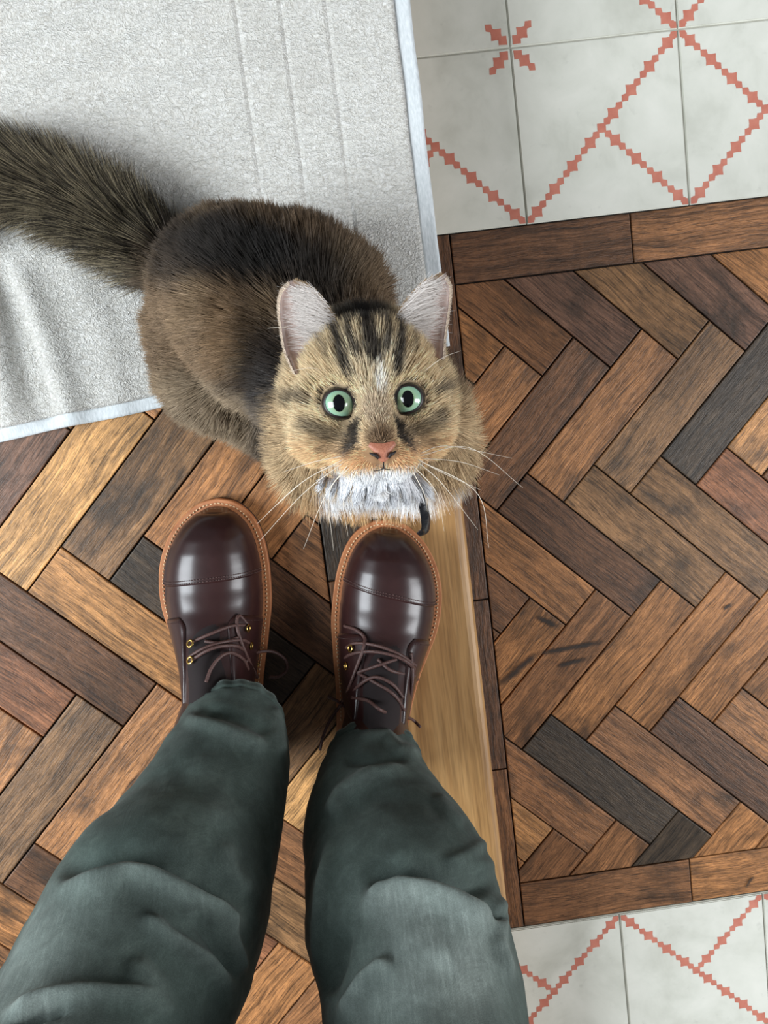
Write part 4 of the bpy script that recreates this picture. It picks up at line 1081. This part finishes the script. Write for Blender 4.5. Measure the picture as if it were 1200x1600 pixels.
for ei, (inn, out) in enumerate(EARS):
    A = catmull([hpx(*p) for p in inn], 22); Bc = catmull([hpx(*p) for p in out], 22); V, F = [], []; nu = 15; G = np.zeros((22, nu, 3))
    for j in range(22):
        v = j / 21; wdt = np.linalg.norm(A[j] - Bc[j])
        for i in range(nu):
            u = i / (nu - 1); p = A[j] * (1 - u) + Bc[j] * u; cup = (4 * u * (1 - u)) ** .8 * wdt * (.27 - .10 * v); G[j, i] = p - FW * cup
    for layer in (0, 1):
        for j in range(22):
            for i in range(nu): V.append(G[j, i] - CO - FW * (.0013 if layer and 0 < i < nu - 1 else .0006 * layer))
    n = 22 * nu
    for L in (0, 1):
        for j in range(21):
            for i in range(nu - 1): q0 = L * n + j * nu + i; f = (q0, q0 + 1, q0 + nu + 1, q0 + nu); F.append(f if L else f[::-1])
    for j in range(21):
        for i in (0, nu - 1): q0 = j * nu + i; F.append((q0, q0 + nu, q0 + nu + n, q0 + n))
    for i in range(nu - 1): q0 = 21 * nu + i; F.append((q0, q0 + 1, q0 + 1 + n, q0 + n))
    ear = mobj('ear', V, F, M_EAR, cat, True)
    sgn = -1 if ei == 0 else 1
    # white tufts sweeping from the inner edge across the cup
    N2 = 1500; jj = NR.randint(0, 16, N2); ii = NR.randint(0, 6, N2); R0 = G[jj, ii] + NR.normal(0, .0008, (N2, 3)) + FW * .0006
    dirv = RR * sgn * 1.0 + UP * .12 + FW * .22; dd = dirv[None] + NR.normal(0, .22, (N2, 3)) + UP[None] * (NR.rand(N2) * .5 - .1)[:, None]; dd /= np.linalg.norm(dd, axis=1)[:, None]
    L2 = NR.uniform(.009, .024, N2) * np.where(jj < 8, 1.15, .7); pts = R0[:, None, :] + L2[:, None, None] * (dd[:, None, :] * ts[None, :, None] - FW[None, None, :] * .25 * (ts ** 2)[None, :, None])
    EP.append(pts); EC.append(np.tile(lin(240, 232, 226), (N2, 5, 1)) * NR.uniform(.75, 1.05, N2)[:, None, None]); ER.append(np.tile(np.array([.00012, .00012, .0001, .00007, .00002]), (N2, 1)))
    # short velvet along both edges and tan fur on the back
    N3 = 4200; jj = NR.randint(0, 22, N3); ed = NR.rand(N3); ii = np.where(ed < .5, 0, nu - 1); fr = NR.rand(N3); j2 = np.minimum(jj + 1, 21)
    R0 = G[jj, ii] * (1 - fr)[:, None] + G[j2, ii] * fr[:, None]; outw = np.where((ii == 0)[:, None], A[jj] - Bc[jj], Bc[jj] - A[jj]); outw /= np.linalg.norm(outw, axis=1)[:, None] + 1e-9
    tipd = nrm(A[21] - A[0]); low = (1 - sstep(jj / 21.0, .1, .5)); dd = tipd[None] * .8 + outw * .30 - outw * .45 * NR.rand(N3)[:, None] - FW * .1 + NR.normal(0, .12, (N3, 3)); dd /= np.linalg.norm(dd, axis=1)[:, None]
    L2 = NR.uniform(.0014, .0030, N3) * np.where(ii == 0, 1.5 + 1.2 * low, 1); pts = R0[:, None, :] + L2[:, None, None] * dd[:, None, :] * ts[None, :, None]
    EP.append(pts); EC.append(np.where((ii == 0)[:, None, None], lin(190, 162, 128), lin(228, 208, 186)) * np.ones((N3, 5, 1)) * NR.uniform(.6, 1.1, N3)[:, None, None]); ER.append(np.tile(np.array([.00014, .00014, .00012, .00008, .00002]), (N3, 1)))
    # inner velvet near the inner edge
    N4 = 3800; jj = NR.randint(0, 21, N4); uu = NR.rand(N4) ** 1.7 * .65; i0 = (uu * (nu - 1)).astype(int); fr = uu * (nu - 1) - i0
    R0 = G[jj, i0] * (1 - fr)[:, None] + G[jj, i0 + 1] * fr[:, None]; R0 = R0 + (G[np.minimum(jj + 1, 21), i0] - G[jj, i0]) * NR.rand(N4)[:, None]
    dd = tipd[None] * .75 + RR * sgn * .35 + FW * .25 + NR.normal(0, .15, (N4, 3)); dd /= np.linalg.norm(dd, axis=1)[:, None]
    pts = R0[:, None, :] + NR.uniform(.002, .0045, N4)[:, None, None] * dd[:, None, :] * ts[None, :, None]
    mixu = np.clip(uu / .35, 0, 1)[:, None]; cbase = lin(176, 146, 112) * (1 - mixu) + lin(214, 192, 184) * mixu
    EP.append(pts); EC.append(np.repeat(cbase[:, None, :], 5, 1) * NR.uniform(.8, 1.1, N4)[:, None, None]); ER.append(np.tile(np.array([.00013, .00013, .0001, .00007, .00002]), (N4, 1)))
    # fur on the back of the ear and around its foot
    N5 = 5200; jj = NR.randint(0, 20, N5); i0 = NR.randint(0, nu - 1, N5); fr = NR.rand(N5)
    R0 = G[jj, i0] * (1 - fr)[:, None] + G[jj, i0 + 1] * fr[:, None] - FW * .0016; dd = tipd[None] * .9 - FW * .45 + NR.normal(0, .15, (N5, 3)); dd /= np.linalg.norm(dd, axis=1)[:, None]
    pts = R0[:, None, :] + NR.uniform(.003, .006, N5)[:, None, None] * dd[:, None, :] * ts[None, :, None]
    EP.append(pts); EC.append(np.tile(lin(120, 100, 76), (N5, 5, 1)) * NR.uniform(.6, 1.2, N5)[:, None, None]); ER.append(np.tile(np.array([.00016, .00016, .00012, .00008, .00002]), (N5, 1)))
ef = hair_object('ear_fur', np.concatenate(EP), np.concatenate(EC), np.concatenate(ER), cat); tag(ef, 'pale tufts inside the ears', kind='stuff')

# --- white bib locks hanging from the chin
N6 = 9000; aa_ = NR.uniform(-2.9, 2.7, N6); lockc = np.round(aa_ * 1.6) / 1.6; aa_ = aa_ * .45 + lockc * .55 + NR.normal(0, .08, N6)
bb_ = -4.35 - .6 * NR.rand(N6) - .03 * aa_ ** 2; sk_ = np.interp(aa_, np.linspace(-3, 3, 13), [min(.3, skin(x_, -4.6)) for x_ in np.linspace(-3, 3, 13)]); R0 = np.array([hp(x_, y_, z_ - .15) for x_, y_, z_ in zip(aa_, bb_, sk_)])
endp = np.array([hpx(594 + 24 * x_ * 1.35, 784 + 12 * NR.rand() - 2.4 * x_ * x_, -5.0) for x_ in lockc + (aa_ - lockc) * .5]); L = NR.uniform(.55, 1.05, N6)
pts = R0[:, None, :] + (endp - R0)[:, None, :] * (ts[None, :, None] * L[:, None, None]) + FW[None, None, :] * (.017 * np.sin(ts * math.pi) ** .8)[None, :, None] + np.cumsum(NR.normal(0, .00035, (N6, 5, 3)), 1)
bib = hair_object('bib', pts, np.tile(lin(243, 244, 247), (N6, 5, 1)) * NR.uniform(.85, 1.0, N6)[:, None, None], np.tile(np.array([.00020, .0002, .00018, .00013, .00003]), (N6, 1)), cat); tag(bib, 'white fur bib under the chin', kind='stuff')

# --- whiskers
M_WHISK = plain('whisker', srgb(240, 228, 210), .35)
WH = [((540, 716), (470, 755), (402, 818)), ((541, 720), (475, 770), (405, 846)), ((538, 712), (490, 722), (441, 738)), ((546, 724), (508, 775), (474, 858)), ((550, 727), (515, 770), (521, 860)),
      ((556, 730), (537, 780), (544, 838)), ((560, 730), (548, 765), (556, 815)), ((536, 722), (480, 748), (420, 800)),
      ((655, 712), (735, 700), (817, 762)), ((658, 716), (720, 722), (780, 742)), ((652, 717), (690, 738), (752, 766)), ((650, 720), (690, 755), (747, 828)), ((648, 716), (745, 770), (764, 856)),
      ((644, 726), (682, 770), (694, 830)), ((656, 708), (700, 697), (800, 716)), ((640, 728), (662, 770), (668, 800))]
for i, (p, m_, e) in enumerate(WH):
    ca = to_head(np.array([hpx(*p, 1.2)]))[0]; c0 = skin(ca[0], ca[1]) - .1; P = [hpx(*p, c0) - CO, hpx(*m_, c0 - .3) - CO, hpx(*e, c0 - 2.2) - CO]
    mb = MB(); Q = catmull(P, 18); mb.tube(Q, np.linspace(.00028, .00007, 18), 5); mb.build('whisker', M_WHISK, cat)
for p, m_, e in (((448, 512), (432, 512), (418, 513)), ((650, 590), (690, 560), (720, 548)), ((520, 590), (490, 575), (452, 580))):
    P = [hpx(*p, -1.5) - CO, hpx(*m_, -1.0) - CO, hpx(*e, -1.5) - CO]; mb = MB(); mb.tube(catmull(P, 14), np.linspace(.0002, .00006, 14), 5); mb.build('whisker', M_WHISK, cat)

# --- collar: a band round the neck under the fur with a loose leather end
M_STRAP = None
def strap_material():
    t = NT('black_patent_strap'); oc = t.obj(); n = t.noise(t.mapping(oc, (60, 240, 240)), 1.0, 3, .6)
    t.set(Base_Color=srgb(20, 20, 24), Roughness=t.ramp(n, [(.35, .18), (.65, .5)])); t.bump(n, .5, .0015); t.b.inputs['Coat Weight'].default_value = .6; return t.m
M_STRAP = strap_material()
def ribbon(path, wid, nrmv, thick, name, mat, parent):
    P = catmull(path, 26); T = np.gradient(P, axis=0); T /= np.linalg.norm(T, axis=1)[:, None]; V, F = [], []; W = np.interp(np.linspace(0, 1, 26), np.linspace(0, 1, len(wid)), wid)
    for i in range(26):
        nv_ = nrmv - T[i] * (nrmv @ T[i]); nv_ = nrm(nv_); s_ = np.cross(T[i], nv_)
        for u, h in ((-1, 0), (-.8, .6), (0, 1), (.8, .6), (1, 0), (.8, -1), (-.8, -1)): V.append(P[i] + s_ * u * W[i] / 2 + nv_ * h * thick / 2 - CO)
    for i in range(25):
        for k in range(7): F.append((i * 7 + k, i * 7 + (k + 1) % 7, (i + 1) * 7 + (k + 1) % 7, (i + 1) * 7 + k))
    F.append(tuple(range(7))[::-1]); F.append(tuple(25 * 7 + k for k in range(7))); return mobj(name, V, F, mat, parent, True)
NC = hp(0, -1.5, -8.2); ring = [NC + HM @ np.array([.040 * math.cos(t), .038 * math.sin(t), 0]) for t in np.linspace(0, 2 * math.pi, 40)]
mb = MB(); mb.tube([p - CO for p in ring], .0035, 8, flat=.4); col_ = mb.build('collar', M_STRAP, cat)
st = ribbon([at(644, 736, .420), at(653, 762, .414), at(661, 790, .410), at(665, 812, .404), at(664, 828, .396), at(655, 835, .390)], [.0026, .0048, .0068, .0076, .0076, .0050], nrm(F0 + .35 * RR), .0022, 'strap_end', M_STRAP, col_)
tag(st, 'glossy black strap end hanging from the collar')
